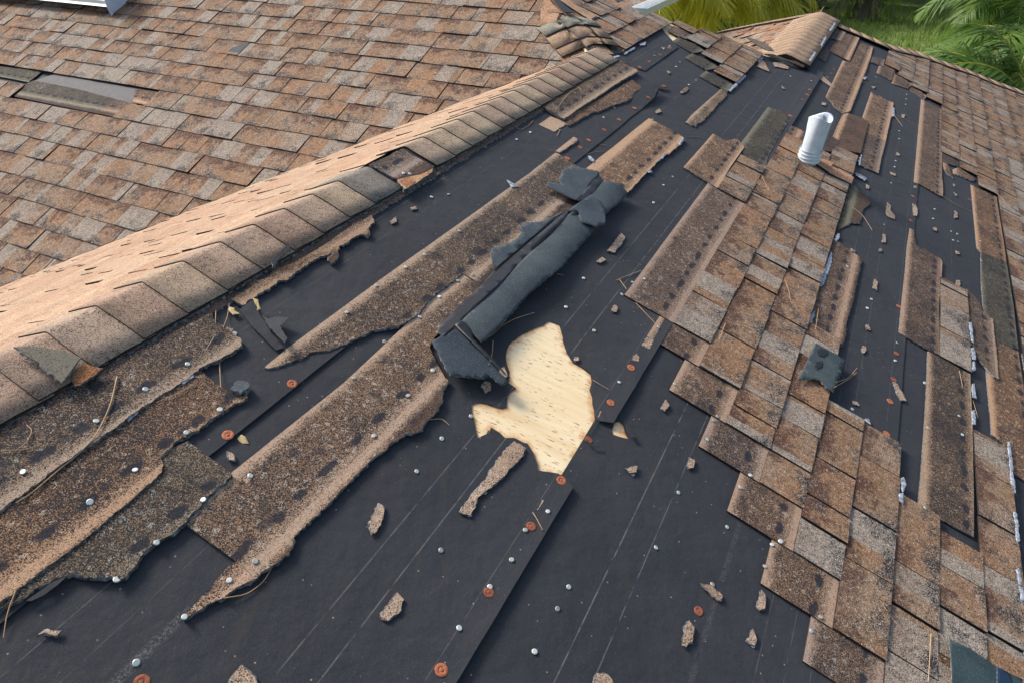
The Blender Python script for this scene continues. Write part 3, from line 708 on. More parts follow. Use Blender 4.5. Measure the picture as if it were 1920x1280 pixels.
# valley line in (s, slope distance)
def bk_d(i): return NV[i][1] / math.cos(NV[i][2])
va = (NV[0][0], bk_d(0)); vb = (NV[-1][0], bk_d(-1) * .6)
sl = (va[1] - vb[1]) / (va[0] - vb[0])
B_OUT = [(-1.3, 0, 0), (2.75, 0, 0), (vb[0], vb[1], 0)] + [(NV[i][0], bk_d(i), 0) for i in range(len(NV) - 2, -1, -1)] + [(-.2, va[1] + sl * (-.2 - va[0]), 0), (-1.3, va[1] + sl * (-.2 - va[0]), 0)]
back = sheet('steep_slope', house, BK, B_OUT, lambda s, t: -.002, .012, [M_EDGE], grid=.12)
BACK_TABS = []
bd_ = (sl, -1.) if sl * (0 - va[0]) - (0 - va[1]) < 0 else (-sl, 1.)
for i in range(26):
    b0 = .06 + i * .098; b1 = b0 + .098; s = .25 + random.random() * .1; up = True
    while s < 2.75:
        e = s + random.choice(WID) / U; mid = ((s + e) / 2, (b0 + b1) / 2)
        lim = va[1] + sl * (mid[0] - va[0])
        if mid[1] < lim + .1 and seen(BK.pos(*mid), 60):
            tab(BK, back, s, e, b0, b1, U, random.choice((.0004, .002, .0035)), BACK_TABS, [(va, bd_)], z00=.004, T=b0 - .05, mats=[M_CAP, M_EDGE], tint=random.choice(((1.15, .98, .86), (1.22, 1.06, .94), (1.08, .9, .78), (1.2, 1.1, 1.0))), posf=BK, gap=.003)  # grazing-angle brightness is painted in by the cap granules and raised tints
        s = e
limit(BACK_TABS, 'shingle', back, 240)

# ---- ridge caps
def saddle(name, parent, P, d_along, nl, nr, wl, wr, length, z0, z1, mat, tint=None, rad=.03, jit=.004, th=.0042):
    """cap bent over a ridge: P start point on the crest, nl / nr unit directions down each side"""
    prof = []
    for k in (1., .62, .3): prof.append((nl, wl * k))
    prof.append((nl, rad * .9))
    prof += [(None, 0.)]
    prof += [(nr, rad * .9)]
    for k in (.3, .62, 1.): prof.append((nr, wr * k))
    nu = (-(nl + nr)).normalized(); nu = nu if nu.z > 0 else -nu
    rows = []
    for (f, z) in ((0., z0), (.5, (z0 + z1) / 2), (1., z1)):
        row = []
        for (dr, a) in prof:
            j = random.uniform(-1, 1) * jit
            c = P + d_along * (length * f + j * .5) + nu * (z - .35 * rad)
            p = c if dr is None else c + dr * (a + j * (1 if a > rad * 2 else .2))
            if dr is None: p = c + nu * (-.10 * rad)
            row.append(p)
        rows.append(row)
    n = len(prof); V = []; 
    for row in rows: V += row
    nt = len(V)
    for row in rows: V += [p - nu * th for p in row]
    fs = []
    for r in range(2):
        for i in range(n - 1):
            a = r * n + i; fs.append((a, a + 1, a + n + 1, a + n))
    top = len(fs)
    fs += [tuple(nt + k for k in reversed(f)) for f in fs[:top]]
    loop = list(range(n)) + [n + n - 1] + list(range(3 * n - 1, 2 * n - 1, -1)) + [n]
    for i in range(len(loop)):
        a, b = loop[i], loop[(i + 1) % len(loop)]; fs.append((b, a, nt + a, nt + b))
    me = bpy.data.meshes.new(name); me.from_pydata([tuple(v) for v in V], [], fs)
    for i, p in enumerate(me.polygons):
        p.material_index = 0 if i < top else 1
        p.use_smooth = i < top
    bm = bmesh.new(); bm.from_mesh(me); bmesh.ops.recalc_face_normals(bm, faces=bm.faces); bm.to_mesh(me); bm.free()
    o = link(name, me, parent, [mat, M_EDGE])
    if tint: o.color = tuple(tint) if len(tint) == 4 else tuple(tint) + (1,)
    return center(o)


ridge = sheet('ridge', house, MP, rect(-1.3, 2.72, RIDGE_T + .004, RIDGE_T + .10), lambda s, t: .018, .012, [M_EDGE])
DN = lambda a: (-H2 * math.cos(BK.pit(a)) - ZZ * math.sin(BK.pit(a)))
DMv = MP.D
k = 0; s = -.25
while s < 2.72:
    e = s + .0885
    if not (1.285 < s + .04 < 1.40):
        grey = 1.18 < s + .04 < 1.285
        ti = (.62, .72, .80) if grey else random.choice(((1.08, 1.06, .98), (1, .95, .92), (.93, .82, .78), (1.1, 1.1, 1.0), (.98, .9, .86)))
        saddle('cap_shingle', ridge, MP.pos(s, RIDGE_T, .026), H1, DN(s), DMv, .15, .152, (.0885 + .02) * U, .0045, .0, M_CAP, ti, rad=.016, jit=.003)
    s = e
# bare underlayer where one cap is gone, and the ragged course along the foot of the caps
strip([('l7', [(640, 245), (740, 200, 1), (830, 150, 1), (870, 180), (1010, 262), (930, 300, 1), (790, 330)])], -1.2, .016, (.8, .8, .84))
strip([('l7', [(790, 325), (930, 255), (1005, 265, 1), (1000, 290, 1), (930, 340, 1), (840, 390, 1)])], -1.05, .02, (1.5, 1.15, .85), mat=M_SCRAP)
strip([('l7', [(815, 345), (870, 318), (900, 345, 1), (860, 385, 1)])], -1.05, .022, (1., .62, .42), mat=M_SCRAP)
strip([('l7', [(90, 870), (250, 770), (400, 680), (560, 560), (660, 512, 1), (675, 560, 1), (640, 590, 1), (645, 635, 1), (590, 630, 1), (550, 650, 1), (520, 680, 1), (470, 700, 1), (465, 770, 1), (430, 795, 1), (410, 780, 1), (430, 735, 1), (370, 750, 1), (290, 795, 1), (220, 855, 1), (170, 895, 1)])], -1.12, .002, (.95, .82, .7, .97), amp=.004)
strip([('l3', [(275, 262), (350, 303, 1), (430, 250, 1), (520, 192, 1), (640, 112, 1), (750, 42, 1), (830, 12, 1), (900, -40), (500, 110), (300, 228)])], -1.12, .002, (.95, .82, .7, .95), amp=.004)
for z_, tt, ti in ((.014, -1.026, (.35, .33, .33)), (.008, -1.012, (.5, .42, .4))):
    p = [(.2, -1.06, 0), (2.70, -1.06, 0), (2.70, tt - .014, 1), (2.2, tt - .008, 1), (1.8, tt - .006, 1), (1.2, tt - .003, 1), (.8, tt - .004, 1), (.2, tt, 1)]
    sheet('shingle', ridge, MP, p, lambda s, t, z_=z_: z_, .005, [M_SCRAP, M_TORN], amp=.004, spread=.008, tint=ti)
# folded corners on the lowest caps
sheet('cap_shingle', ridge, MP, MP.poly(('l1', [(95, 350), (205, 345), (370, 370), (475, 405), (400, 510, 1), (368, 550, 1), (270, 470, 1), (180, 400, 1)])), lambda s, t: .042, .003, [M_HEAD, M_TORN], tint=(.42, .5, .5, .85))
sheet('cap_shingle', ridge, MP, MP.poly(('v21', [(1600, 158), (1612, 190, 1), (1560, 235, 1), (1515, 292, 1), (1508, 262)])), lambda s, t: .044, .003, [M_BACK, M_TORN], tint=(.45, .4, .4))
sheet('cap_shingle', ridge, MP, MP.poly(('l1', [(425, 490), (490, 418), (590, 450, 1), (520, 500, 1), (440, 550, 1)])), lambda s, t: .030, .003, [M_SCRAP, M_TORN], tint=(.9, .55, .32))

# ---- hip between left and main slope, with its last caps
hip = sheet('hip', house, MP, [to_M(hip0 - hd * .05 + ZZ * 0) + (0,), to_M(hip0 + hd * 1.6) + (0,), (to_M(hip0 + hd * 1.6)[0], to_M(hip0 + hd * 1.6)[1] + .07, 0), (to_M(hip0)[0] + .03, to_M(hip0)[1] + .07, 0)], lambda s, t: .016, .01, [M_SCRAP, M_EDGE], tint=(1.1, .95, .8))
nL = (-hd.cross(LP.N)); nL = nL if nL.z < 0 else -nL
nM = (-hd.cross(MP.N)); nM = nM if nM.z < 0 else -nM
for k_, L_, ti in ((.012, .17, (1.0, .9, .78)), (.105, .20, (.98, .88, .78)), (.255, .125, (.62, .76, .80))):
    saddle('cap_shingle', hip, hip0 + hd * k_ + ZZ * (.062 + k_ * .01), hd, nL, nM, .21, .19, L_, .012, .002, M_CAP, ti, rad=.10, jit=.003)
sheet('flashing', hip, MP, MP.poly(('q1', [(345, -20), (385, 0), (480, 95), (600, 190), (520, 190), (430, 95), (360, 15)])), lambda s, t: .04, .004, [M_TAR])
sheet('shingle', hip, LP, LP.poly(('q1', [(290, 110), (350, -5), (480, 165), (420, 300), (290, 280)])), lambda s, t: .022, .005, [M_SCRAP, M_EDGE], tint=(1.2, .98, .8))
sheet('shingle', hip, MP, MP.poly(('q1', [(430, 20), (560, 110), (760, 240), (830, 200), (640, 105), (520, 15)])), lambda s, t: .026, .005, [M_SCRAP, M_EDGE], tint=(1.2, .98, .8))

# ---- second ridge further along, its back slope and caps
A2 = R(20.6); D2 = -H2 * math.cos(A2) - ZZ * math.sin(A2)
R2A = MP.pos(3.93, -.53)
P2 = Plane(R2A, H1, D2, U)
back2 = sheet('hip_slope', house, P2, [P2.st('p1', x, y) + (0,) for x, y in ((540, 245), (760, 190), (1000, 155), (1400, 88), (1570, 55))] + [(2.0, .02, 0), (-.02, .02, 0)] + [P2.st('p1', 840, 345) + (0,)], lambda s, t: 0., .02, [M_TAB, M_EDGE])
b2o = [P2.st('p1', x, y) for x, y in ((540, 245), (1000, 155), (1570, 55), (1560, 120), (1040, 395), (840, 345))]
F2 = []
for i in range(30):
    b0 = .02 + i * .098; s = -.6
    while s < 4.5:
        e = s + random.choice(WID[3:]) / U; mid = ((s + e) / 2, b0 + .05)
        if inside((s + .02, b0 + .02), b2o) and inside((e - .02, b0 + .02), b2o) and inside((s + .02, b0 + .09), b2o): tab(P2, back2, s, e, b0, b0 + .098, U, random.choice((.001, .004)), F2, (), z00=.004, T=b0 - .05, tint=(1.15, 1.0, .92))
        s = e
limit(F2, 'shingle', back2, 120)
rim = [P2.st('p1', x, y) for x, y in ((545, 243), (760, 200), (1000, 155), (1300, 103), (1480, 73))]
for i in range(4):
    (a0, a1), (c0, c1) = rim[i], rim[i + 1]
    for j in range(4):
        f, g_ = j / 4, (j + 1) / 4; q = [(a0 + (c0 - a0) * f, a1 + (c1 - a1) * f - .0, 0), (a0 + (c0 - a0) * g_, a1 + (c1 - a1) * g_, 0), (a0 + (c0 - a0) * g_, a1 + (c1 - a1) * g_ - .075, 0), (a0 + (c0 - a0) * f, a1 + (c1 - a1) * f - .075, 0)]
        sheet('cap_shingle', back2, P2, q, lambda s, t, k=j: .022 + .002 * (k % 2), .02, [M_CAP, M_EDGE], tint=(1., .9, .8))
ridge2 = sheet('ridge', house, MP, rect(4.0, 5.35, -.53, -.46), lambda s, t: .0, .01, [M_EDGE])
for i in range(13):
    s = 4.02 + i * .106
    saddle('cap_shingle', ridge2, MP.pos(s - .02, -.53, .062), H1, D2, DMv, .26, .20, .15 * U, .0008, .0004, M_CAP, random.choice(((1.0, .90, .80), (.97, .87, .77), (1.02, .92, .82))), rad=.05, jit=.0, th=.03)
sheet('shingle', ridge2, MP, MP.poly(('p1', [(1010, 470), (1100, 478), (1240, 530), (1400, 560, 1), (1440, 560, 1), (1400, 600, 1), (1250, 545, 1), (1090, 500, 1)])), lambda s, t: .03, .008, [M_SCRAP, M_TORN], tint=(.3, .26, .25))
sheet('cap_shingle', ridge2, MP, MP.poly(('p1', [(820, 335), (900, 350), (1000, 390), (1060, 430), (1092, 472), (1010, 460), (920, 410)])), lambda s, t: .05, .004, [M_CAP, M_EDGE], tint=(.6, .62, .64))
# far hip caps along the skyline on the right
HS = [(5.33, -.53), (5.42, -.30), (5.5, -.05), (5.74, .158), (5.84, .343), (5.97, .531), (6.03, .706), (6.20, .988), (6.4, 1.35)]
hip2 = sheet('hip', house, MP, [(a, b, 0) for a, b in HS] + [(a - .05, b, 0) for a, b in reversed(HS)], lambda s, t: .02, .02, [M_EDGE])
for i in range(len(HS) - 1):
    a, b = MP.pos(*HS[i], .03), MP.pos(*HS[i + 1], .03); L = (b - a).length; d = (b - a).normalized(); n = max(1, round(L / .15))
    ins = (MP.N.cross(d)).normalized(); ins = ins if ins.dot(H1) < 0 else -ins
    outv = (-ins * .9 - ZZ * .55).normalized()
    for j in range(n):
        if i == 0 and j == 0: continue
        saddle('cap_shingle', hip2, a + d * (L * j / n - .03), d, outv, ins, .13, .15, L / n + .04, .010, .004, M_CAP, random.choice(((1., .88, .76), (.92, .8, .7), (1.02, .92, .82))), rad=.025)

# ---- nails
def head_mesh(r, h, seg=10, ring=False):
    me = bpy.data.meshes.new('nail_head'); V = []; Fc = []
    pr = [(r * 1.0, 0), (r * 1.0, h * .6), (r * .8, h)] + ([(r * .55, h), (r * .45, h * .55), (r * .28, h * .55), (r * .2, h * 1.3)] if ring else [])
    for (a, z) in pr:
        for i in range(seg): V.append((a * math.cos(i * 2 * math.pi / seg), a * math.sin(i * 2 * math.pi / seg), z))
    for k in range(len(pr) - 1):
        for i in range(seg): Fc.append((k * seg + i, k * seg + (i + 1) % seg, (k + 1) * seg + (i + 1) % seg, (k + 1) * seg + i))
    Fc.append(tuple((len(pr) - 1) * seg + i for i in range(seg)))
    me.from_pydata(V, [], Fc); return me


NM_, CM_ = head_mesh(.0060, .0022), head_mesh(.0132, .0018, 14, True)
NM2_ = head_mesh(.0058, .0024); NM2_.materials.append(mat_plain('dull_nail', (.30, .31, .29), .55, .3, c2=(.50, .47, .40), scale=120.)); NM_.materials.append(M_NAIL); CM2_ = head_mesh(.0128, .0014, 13, True); CM2_.materials.append(mat_plain('darker_rusty_cap', (.36, .11, .055), .8, 0., c2=(.16, .055, .035), scale=120.)); CM_.materials.append(M_RUST)
qm = MP.N.to_track_quat('Z', 'X')
base_main = house.location + main.location
NAILS = {'v22': [(660, 28), (465, 157), (360, 230), (195, 332), (30, 480), (648, 303), (546, 393), (437, 505), (240, 643), (735, 272), (70, 845), (510, 803), (372, 943), (180, 1168), (560, 1183), (723, 1058), (1253, 450), (1352, 290), (1410, 582), (1690, 293), (1625, 312), (1565, 380), (1768, 562), (1307, 742), (1550, 868)],
         'v31': [(130, 103), (755, 92), (503, 271), (1135, 258), (875, 497), (652, 703), (1397, 125), (1425, 602), (1280, 707), (1030, 912), (262, 998), (761, 1167), (1385, 1253)],
         'v21': [(538, 1085), (812, 908), (1048, 768), (1310, 598), (1040, 1149), (1228, 1021), (1370, 930)],
         'v32': [(420, 100), (555, 540), (900, 70), (800, 218), (714, 340), (190, 422), (320, 874), (657, 974), (828, 744), (950, 593), (1026, 427), (1152, 323), (1205, 866), (1078, 1105), (1627, 118), (1268, 744), (1755, 525), (1880, 218)],
         'v33': [(320, 188), (247, 410), (497, 508), (545, 490), (458, 630), (768, 912), (716, 990), (164, 731), (443, 836), (390, 1070), (45, 1018), (378, 122), (1350, 303), (55, 45)],
         'p4': [(130, 105), (560, 430), (520, 470), (457, 660), (888, 1018), (790, 1140)],
         'v23': [(918, 225), (1052, 407), (1030, 457), (1195, 650), (1185, 748), (975, 993), (945, 1018), (1350, 872), (1365, 1122), (1560, 1160), (1540, 1055)],
         'l7': [(1103, 383), (1005, 398), (905, 468), (635, 628), (785, 540), (845, 262), (880, 265), (857, 798), (1165, 593)],
         'q2': [(33, 158), (128, 108), (1060, 477), (980, 20), (1125, 420), (990, 600)],
         'q1': [(1575, 465), (1425, 560), (1680, 625), (1640, 670), (1840, 808), (1768, 852), (1405, 1200), (915, 1180), (1025, 1085)],
         'p1': [(85, 358), (185, 517), (150, 565), (345, 700), (275, 745), (1290, 660), (1500, 705), (20, 385), (75, 625)],
         'r2': [(590, 22), (520, 437), (1025, 283), (1010, 377), (1190, 505), (1250, 530), (1210, 592), (1260, 607), (1480, 600), (1490, 795), (395, 1180), (350, 1270)],
         'r1': [(670, 780), (670, 860), (635, 1080), (625, 1140), (735, 515), (740, 460), (745, 415), (435, 240)]}
dg = None
def on_top(v, x, y):
    """height of whatever lies under this spot of the main slope"""
    return MP.hit(v, x, y)
bpy.context.view_layer.update()
deps = bpy.context.evaluated_depsgraph_get()
def cast(v, x, y):
    d = ray(v, x, y).normalized(); ok, loc, nr, ix, ob, mt = SC.ray_cast(deps, EYE, d)
    return loc if ok else None
for v, pts in NAILS.items():
    for (x, y) in pts:
        p = cast(v, x, y)
        if p is None: continue
        o = link('nail', random.choice((NM_, NM_, NM2_)), main); o.scale = (random.uniform(.9, 1.1),) * 3; o.location = p - base_main + MP.N * .001
        o.rotation_mode = 'QUATERNION'; o.rotation_quaternion = qm @ Vector((random.uniform(-.25, .25), random.uniform(-.25, .25), 1)).to_track_quat('Z', 'X')
for v, pts in {'v21': [(1630, 877), (1272, 1162)], 'v22': [(1617, 787), (1503, 982), (1380, 1188)], 'v32': [(1227, 150), (1058, 405), (822, 773), (557, 1207)], 'v31': [(790, 1275)], 'v33': [(88, 878)], 'q2': [(750, 20), (645, 90), (537, 163), (478, 213), (387, 290)],
               'q1': [(1572, 483), (1483, 552), (1373, 620), (1278, 677), (1247, 688), (1520, 865), (1363, 978), (1225, 1085), (1070, 1202)], 'p1': [(20, 760), (80, 375), (1290, 1055), (1410, 895), (1460, 845), (1485, 795), (1660, 670), (1700, 630), (1725, 590)],
               'v23': [(1192, 708), (1177, 853), (1157, 975), (1138, 1155), (1205, 447)], 'r2': [(790, 395), (810, 155), (1375, 185)]}.items():
    for (x, y) in pts:
        p = cast(v, x, y)
        if p is None: continue
        o = link('cap_nail', random.choice((CM_, CM2_)), main); o.scale = (random.uniform(.88, 1.06),) * 3; o.location = p - base_main + MP.N * .0008
        o.rotation_mode = 'QUATERNION'; o.rotation_quaternion = qm @ Vector((random.uniform(-.06, .06), random.uniform(-.06, .06), 1)).to_track_quat('Z', 'X')

# ---- scraps of shingle still held by their nails
SCR = [('v32', [(205, 285), (235, 310), (230, 370), (195, 440), (165, 460), (150, 390)]), ('v32', [(310, 785), (345, 820), (330, 880), (260, 940), (230, 935), (215, 895)]), ('v32', [(945, 550), (968, 570), (960, 600), (930, 650), (905, 670), (872, 665), (890, 630)]),
       ('v32', [(905, -10), (960, -60), (1025, -20), (1000, 30), (940, 90), (870, 165), (830, 200), (775, 240), (755, 255), (745, 310), (715, 355), (650, 335), (690, 280), (740, 220), (810, 140)]), ('v32', [(1115, 265), (1150, 290), (1155, 330), (1120, 345), (1085, 320)]),
       ('v32', [(1575, 90), (1645, 75), (1640, 110), (1605, 115)]), ('v32', [(1420, 1230), (1480, 1240), (1510, 1280), (1500, 1330), (1400, 1330), (1400, 1280)]), ('v31', [(1350, 1185), (1420, 1255), (1450, 1300), (1270, 1300), (1300, 1240)]),
       ('v33', [(90, 730), (130, 735), (180, 770), (215, 800), (205, 830), (160, 800)]), ('v33', [(430, 765), (450, 790), (450, 870), (420, 880), (400, 860)]), ('v33', [(385, 985), (405, 1040), (390, 1075), (350, 1050)]), ('v33', [(30, 940), (55, 970), (50, 1040), (10, 1085), (-10, 1075), (0, 990)]), ('v33', [(30, 30), (60, 40), (55, 85), (25, 90)]),
       ('v22', [(1560, 45), (1580, 65), (1565, 100), (1520, 155), (1480, 145)]), ('v22', [(1450, 178), (1475, 195), (1440, 210), (1420, 205)]), ('v22', [(1520, 445), (1540, 460), (1530, 485), (1505, 480)]), ('v22', [(1700, 625), (1735, 640), (1720, 690), (1675, 670)]), ('v22', [(1640, 715), (1660, 735), (1655, 760), (1620, 750)]),
       ('v22', [(1440, 1035), (1465, 1080), (1440, 1090), (1425, 1065)]), ('v22', [(1805, 970), (1825, 1000), (1800, 1035), (1780, 1020)]), ('v22', [(885, 800), (905, 790), (925, 840), (905, 865), (870, 840)]), ('v22', [(800, 870), (830, 880), (830, 920), (800, 935), (778, 900)]), ('v22', [(1300, 735), (1318, 735), (1320, 755), (1298, 755)]),
       ('r2', [(545, 220), (580, 260), (575, 300), (615, 350), (620, 395), (560, 370), (530, 330)]), ('r2', [(800, 235), (830, 250), (850, 310), (840, 360), (805, 355)]), ('r2', [(1215, 305), (1240, 320), (1250, 370), (1215, 380)]), ('r2', [(500, 540), (525, 545), (530, 620), (495, 625)]), ('r2', [(415, 990), (450, 1020), (435, 1060), (440, 1105), (400, 1080)]),
       ('r2', [(465, 685), (490, 690), (490, 715), (462, 712)]), ('r2', [(1010, 470), (1040, 480), (1035, 510), (1010, 500)]), ('r2', [(335, 40), (365, 60), (360, 90), (335, 80)]), ('r2', [(1205, 35), (1225, 50), (1215, 65)]), ('r2', [(1210, 120), (1245, 145), (1235, 160)]), ('r2', [(1225, 705), (1260, 720), (1265, 740), (1235, 735)]),
       ('r2', [(810, 55), (840, 60), (835, 80), (812, 75)]), ('r2', [(1235, 1000), (1270, 1000), (1270, 1060), (1230, 1050)]), ('r2', [(175, 680), (220, 700), (225, 720), (185, 710)]), ('r3', [(600, 840), (635, 850), (680, 930), (730, 1030), (680, 1025), (640, 970)]), ('r3', [(330, 275), (355, 275), (375, 330), (335, 320)]),
       ('r3', [(295, 480), (325, 490), (335, 530), (300, 555), (285, 520)]), ('r3', [(195, 1030), (250, 1050), (240, 1070), (195, 1060)]), ('q1', [(1680, 930), (1745, 880), (1760, 900), (1740, 930), (1690, 945)]), ('q1', [(1425, 1130), (1470, 1100), (1490, 1130), (1440, 1145)]), ('q1', [(1315, 880), (1350, 870), (1360, 905), (1320, 915)]),
       ('q1', [(1490, 485), (1530, 490), (1510, 510)]), ('q1', [(1545, 720), (1580, 735), (1560, 750)]), ('p1', [(190, 820), (250, 775), (265, 795), (220, 835)]), ('p1', [(1555, 600), (1590, 625), (1600, 650), (1730, 780), (1700, 780), (1530, 660)]), ('p1', [(1350, 930), (1390, 935), (1385, 985), (1340, 985)]), ('p1', [(1200, 765), (1235, 795), (1205, 790)]),
       ('p1', [(1600, 930), (1640, 935), (1640, 960), (1600, 950)]), ('p1', [(990, 500), (1030, 530), (1080, 625), (950, 570)]), ('p1', [(1110, 530), (1200, 530), (1270, 575), (1260, 595), (1130, 570)]), ('r1', [(640, 1000), (670, 1020), (665, 1040), (635, 1030)]), ('r1', [(570, 1195), (630, 1220), (625, 1240), (590, 1225)]),
       ('r1', [(390, 340), (430, 345), (410, 365)]), ('r1', [(690, 620), (725, 625), (715, 660), (695, 655)]), ('l7', [(765, 545), (800, 520), (805, 545), (775, 560)]), ('l7', [(885, 465), (915, 460), (920, 475), (890, 478)]), ('l2', [(1300, 150), (1340, 170), (1344, 200), (1310, 200)]), ('v31', [(215, 1020), (250, 990), (290, 995), (340, 1000), (320, 1025), (260, 1005)]),
       ('v31', [(1350, 140), (1400, 130), (1405, 165), (1375, 178)]), ('v21', [(1265, 570), (1300, 580), (1290, 605), (1262, 590)])]
for v, pts in SCR:
    big = len(pts) > 10
    sheet('shingle_scrap', main, MP, MP.poly((v, [(x, y, 1) for x, y in pts])), (lambda s, t: .0078 if not big else .009), .0028 if not big else .0035, [M_SCRAP, M_TORN], amp=.0022, seg=.007, spread=.004, tint=random.choice(((1.15, 1.12, 1.1), (1.05, 1., .95), (1.25, 1.2, 1.15))))
sheet('shingle_scrap', main, MP, MP.poly(('v21', [(1330, 890, 1), (1380, 900, 1), (1385, 935, 1), (1340, 965, 1), (1285, 940, 1)])), lambda s, t: .024, .012, [M_BACK, M_TORN], amp=.004, spread=.004, tint=(1.6, 1.5, 1.4))
# white shreds of glass fibre and sealing strip
for v, pts in (('c6', [(575, 68), (600, 80), (640, 105), (605, 108)]), ('q2', [(530, 290), (545, 288), (570, 318), (560, 328), (535, 308)]), ('q2', [(1160, 205), (1190, 160), (1192, 172), (1165, 215)]), ('q2', [(940, 390), (955, 378), (972, 398), (950, 402)]), ('q2', [(1050, 265), (1078, 262), (1050, 300), (1010, 330), (1005, 322), (1045, 290)]),
               ('v13', [(955, 972), (985, 985), (1018, 1003), (1008, 1018), (962, 988)]), ('r3', [(1335, 275), (1358, 270), (1378, 480), (1355, 460)]), ('r3', [(1358, 530), (1378, 525), (1395, 640), (1365, 640)]), ('r3', [(1370, 665), (1388, 660), (1396, 750), (1370, 750)]), ('r3', [(1380, 870), (1402, 868), (1420, 1008), (1385, 1000)]), ('r3', [(1378, 1140), (1400, 1135), (1405, 1270), (1380, 1270)]),
               ('r4', [(1715, 230), (1735, 230), (1765, 520), (1745, 515)]), ('r4', [(1742, 520), (1762, 530), (1790, 740), (1760, 700)]), ('r4', [(1765, 940), (1790, 960), (1815, 1230), (1790, 1240)]), ('r5', [(1790, 190), (1815, 170), (1845, 340), (1815, 320)]), ('r5', [(1815, 360), (1835, 360), (1862, 490), (1825, 480)]), ('r5', [(1870, 975), (1895, 980), (1925, 1290), (1890, 1290)]),
               ('r4', [(648, 600), (665, 595), (685, 660), (660, 740), (650, 700)]), ('r4', [(630, 760), (660, 750), (650, 850), (630, 830)]), ('r4', [(305, -5), (345, -10), (360, 40), (330, 20)]), ('p3', [(1660, 40), (1690, -20), (1680, 110), (1600, 310), (1570, 320), (1590, 220)]), ('p3', [(1490, 600), (1520, 560), (1500, 640), (1465, 695)]),
               ('r2', [(30, 560), (60, 545), (60, 580), (20, 620)]), ('r1', [(300, 260), (340, 250), (320, 280)]), ('r1', [(595, 560), (612, 560), (612, 640), (585, 650)]), ('r1', [(250, 1090), (270, 1080), (285, 1030), (265, 1140)]), ('r1', [(225, 1215), (320, 1255), (330, 1280), (230, 1240)]), ('q1', [(1005, 605), (1055, 595), (1060, 608), (1010, 622)]), ('q1', [(1270, 460), (1330, 435), (1325, 465), (1275, 475)]),
               ('q1', [(1110, 555), (1215, 490), (1225, 498), (1120, 565)]), ('p1', [(1650, 250), (1705, 170), (1710, 182), (1660, 262)]), ('p1', [(1560, 400), (1610, 310), (1615, 330), (1570, 415)]), ('p1', [(1440, 560), (1500, 470), (1508, 488), (1455, 570)]), ('p1', [(960, 515), (1000, 482), (1005, 495), (965, 530)]), ('p1', [(660, 815), (830, 660), (838, 670), (680, 825)]), ('l1', [(1040, 500), (1110, 455), (1105, 470), (1050, 510)]), ('l1', [(720, 710), (790, 650), (800, 660), (735, 720)])):
    pc = cast(v, sum(p[0] for p in pts) / len(pts), sum(p[1] for p in pts) / len(pts))
    zz = max(.012, (pc - MP.O).dot(MP.N) + .003) if pc is not None and (pc - MP.O).dot(MP.N) < .08 else .02
    sheet('fibre_shred', main, MP, MP.poly((v, [(x, y, 1) for x, y in pts])), lambda s, t, zz=zz: zz, .0015, [M_FIBRE], amp=.002, seg=.01)

# ================================================================== LOOSE THINGS ON THE ROOF
def flap_thing(label, name='torn_shingle', cat='torn shingle', at=('z', 1000, 500)):
    return empty(name, MP.hit(*at), label, cat, None)


def flap(name, parent, runs, zf, mat, tint=None, grid=.018, thick=.0022, amp=.0022, smooth=True):
    return sheet(name, parent, MP, MP.poly(*runs), zf, thick, [mat, M_TORN], grid=grid, amp=amp, spread=.0012, smooth=smooth, tint=tint)


t1 = flap_thing('long blue-grey torn shingle flipped over and curling along the felt above the plywood hole', at=('c6', 640, 620))
a_, b_ = MP.st('l5', 300, 180), MP.st('c6', 912, 298)
def off(s, t): return (t - (a_[1] + (b_[1] - a_[1]) * (s - a_[0]) / (b_[0] - a_[0]))) * U           # metres downslope from the crease
def z_roll(s, t):
    x = off(s, t); return .034 + .012 * math.sin(max(0, min(1, x / .13)) * 2.3) + .003 * math.sin(s * 21) - .016 * max(0, min(1, x / .13)) ** 2
flap('curled_flap', t1, [('c6', [(912, 298), (1010, 218), (1030, 190), (1115, 100, 1), (1200, 125, 1), (1255, 165, 1), (1240, 190, 1), (1110, 300, 1), (1090, 350, 1), (1060, 380, 1), (1000, 450, 1), (920, 540, 1), (870, 600, 1), (760, 690, 1), (650, 790, 1), (595, 860, 1)]), ('l5', [(560, 165, 1), (440, 290, 1), (410, 302, 1), (355, 250, 1), (345, 225, 1), (298, 183)])], z_roll, M_BACK, grid=.014)
flap('tar_strip', t1, [('c6', [(905, 268), (640, 490), (500, 600), (400, 710), (300, 800), (220, 890, 1)]), ('l5', [(180, 180, 1), (165, 235, 1), (205, 264), (300, 180)]), ('c6', [(916, 296)])], lambda s, t: .036 + .25 * off(s, t), M_TAR)
flap('ragged_flap', t1, [('c6', [(480, 485, 1), (540, 470, 1), (620, 430, 1), (655, 395, 1), (635, 370, 1), (680, 335, 1), (760, 330, 1), (810, 310, 1), (895, 268), (700, 430), (492, 605), (475, 520, 1)])], lambda s, t: .030, M_BACK, (1.1, 1.1, 1.1))
flap('folded_flap', t1, [('c6', [(905, 288), (950, 255), (1040, 195), (1090, 240), (1115, 300), (1112, 372, 1), (1060, 388, 1), (975, 352, 1), (968, 298, 1)])], lambda s, t: .049 + .05 * off(s, t), M_BACK, (.9, .95, 1.0))
t2 = flap_thing('small two-lobed blue-grey torn shingle flap lying face down above the long curled one', at=('c6', 950, 100))
flap('flap', t2, [('c6', [(785, 130, 1), (810, 100, 1), (880, 112, 1), (865, 75, 1), (890, 30, 1), (930, 15, 1), (1000, 30, 1), (1080, 45, 1), (1092, 58), (972, 212), (930, 200), (860, 165)])], lambda s, t: .032 + .006 * math.sin(s * 25), M_BACK, (1.1, 1.12, 1.1))
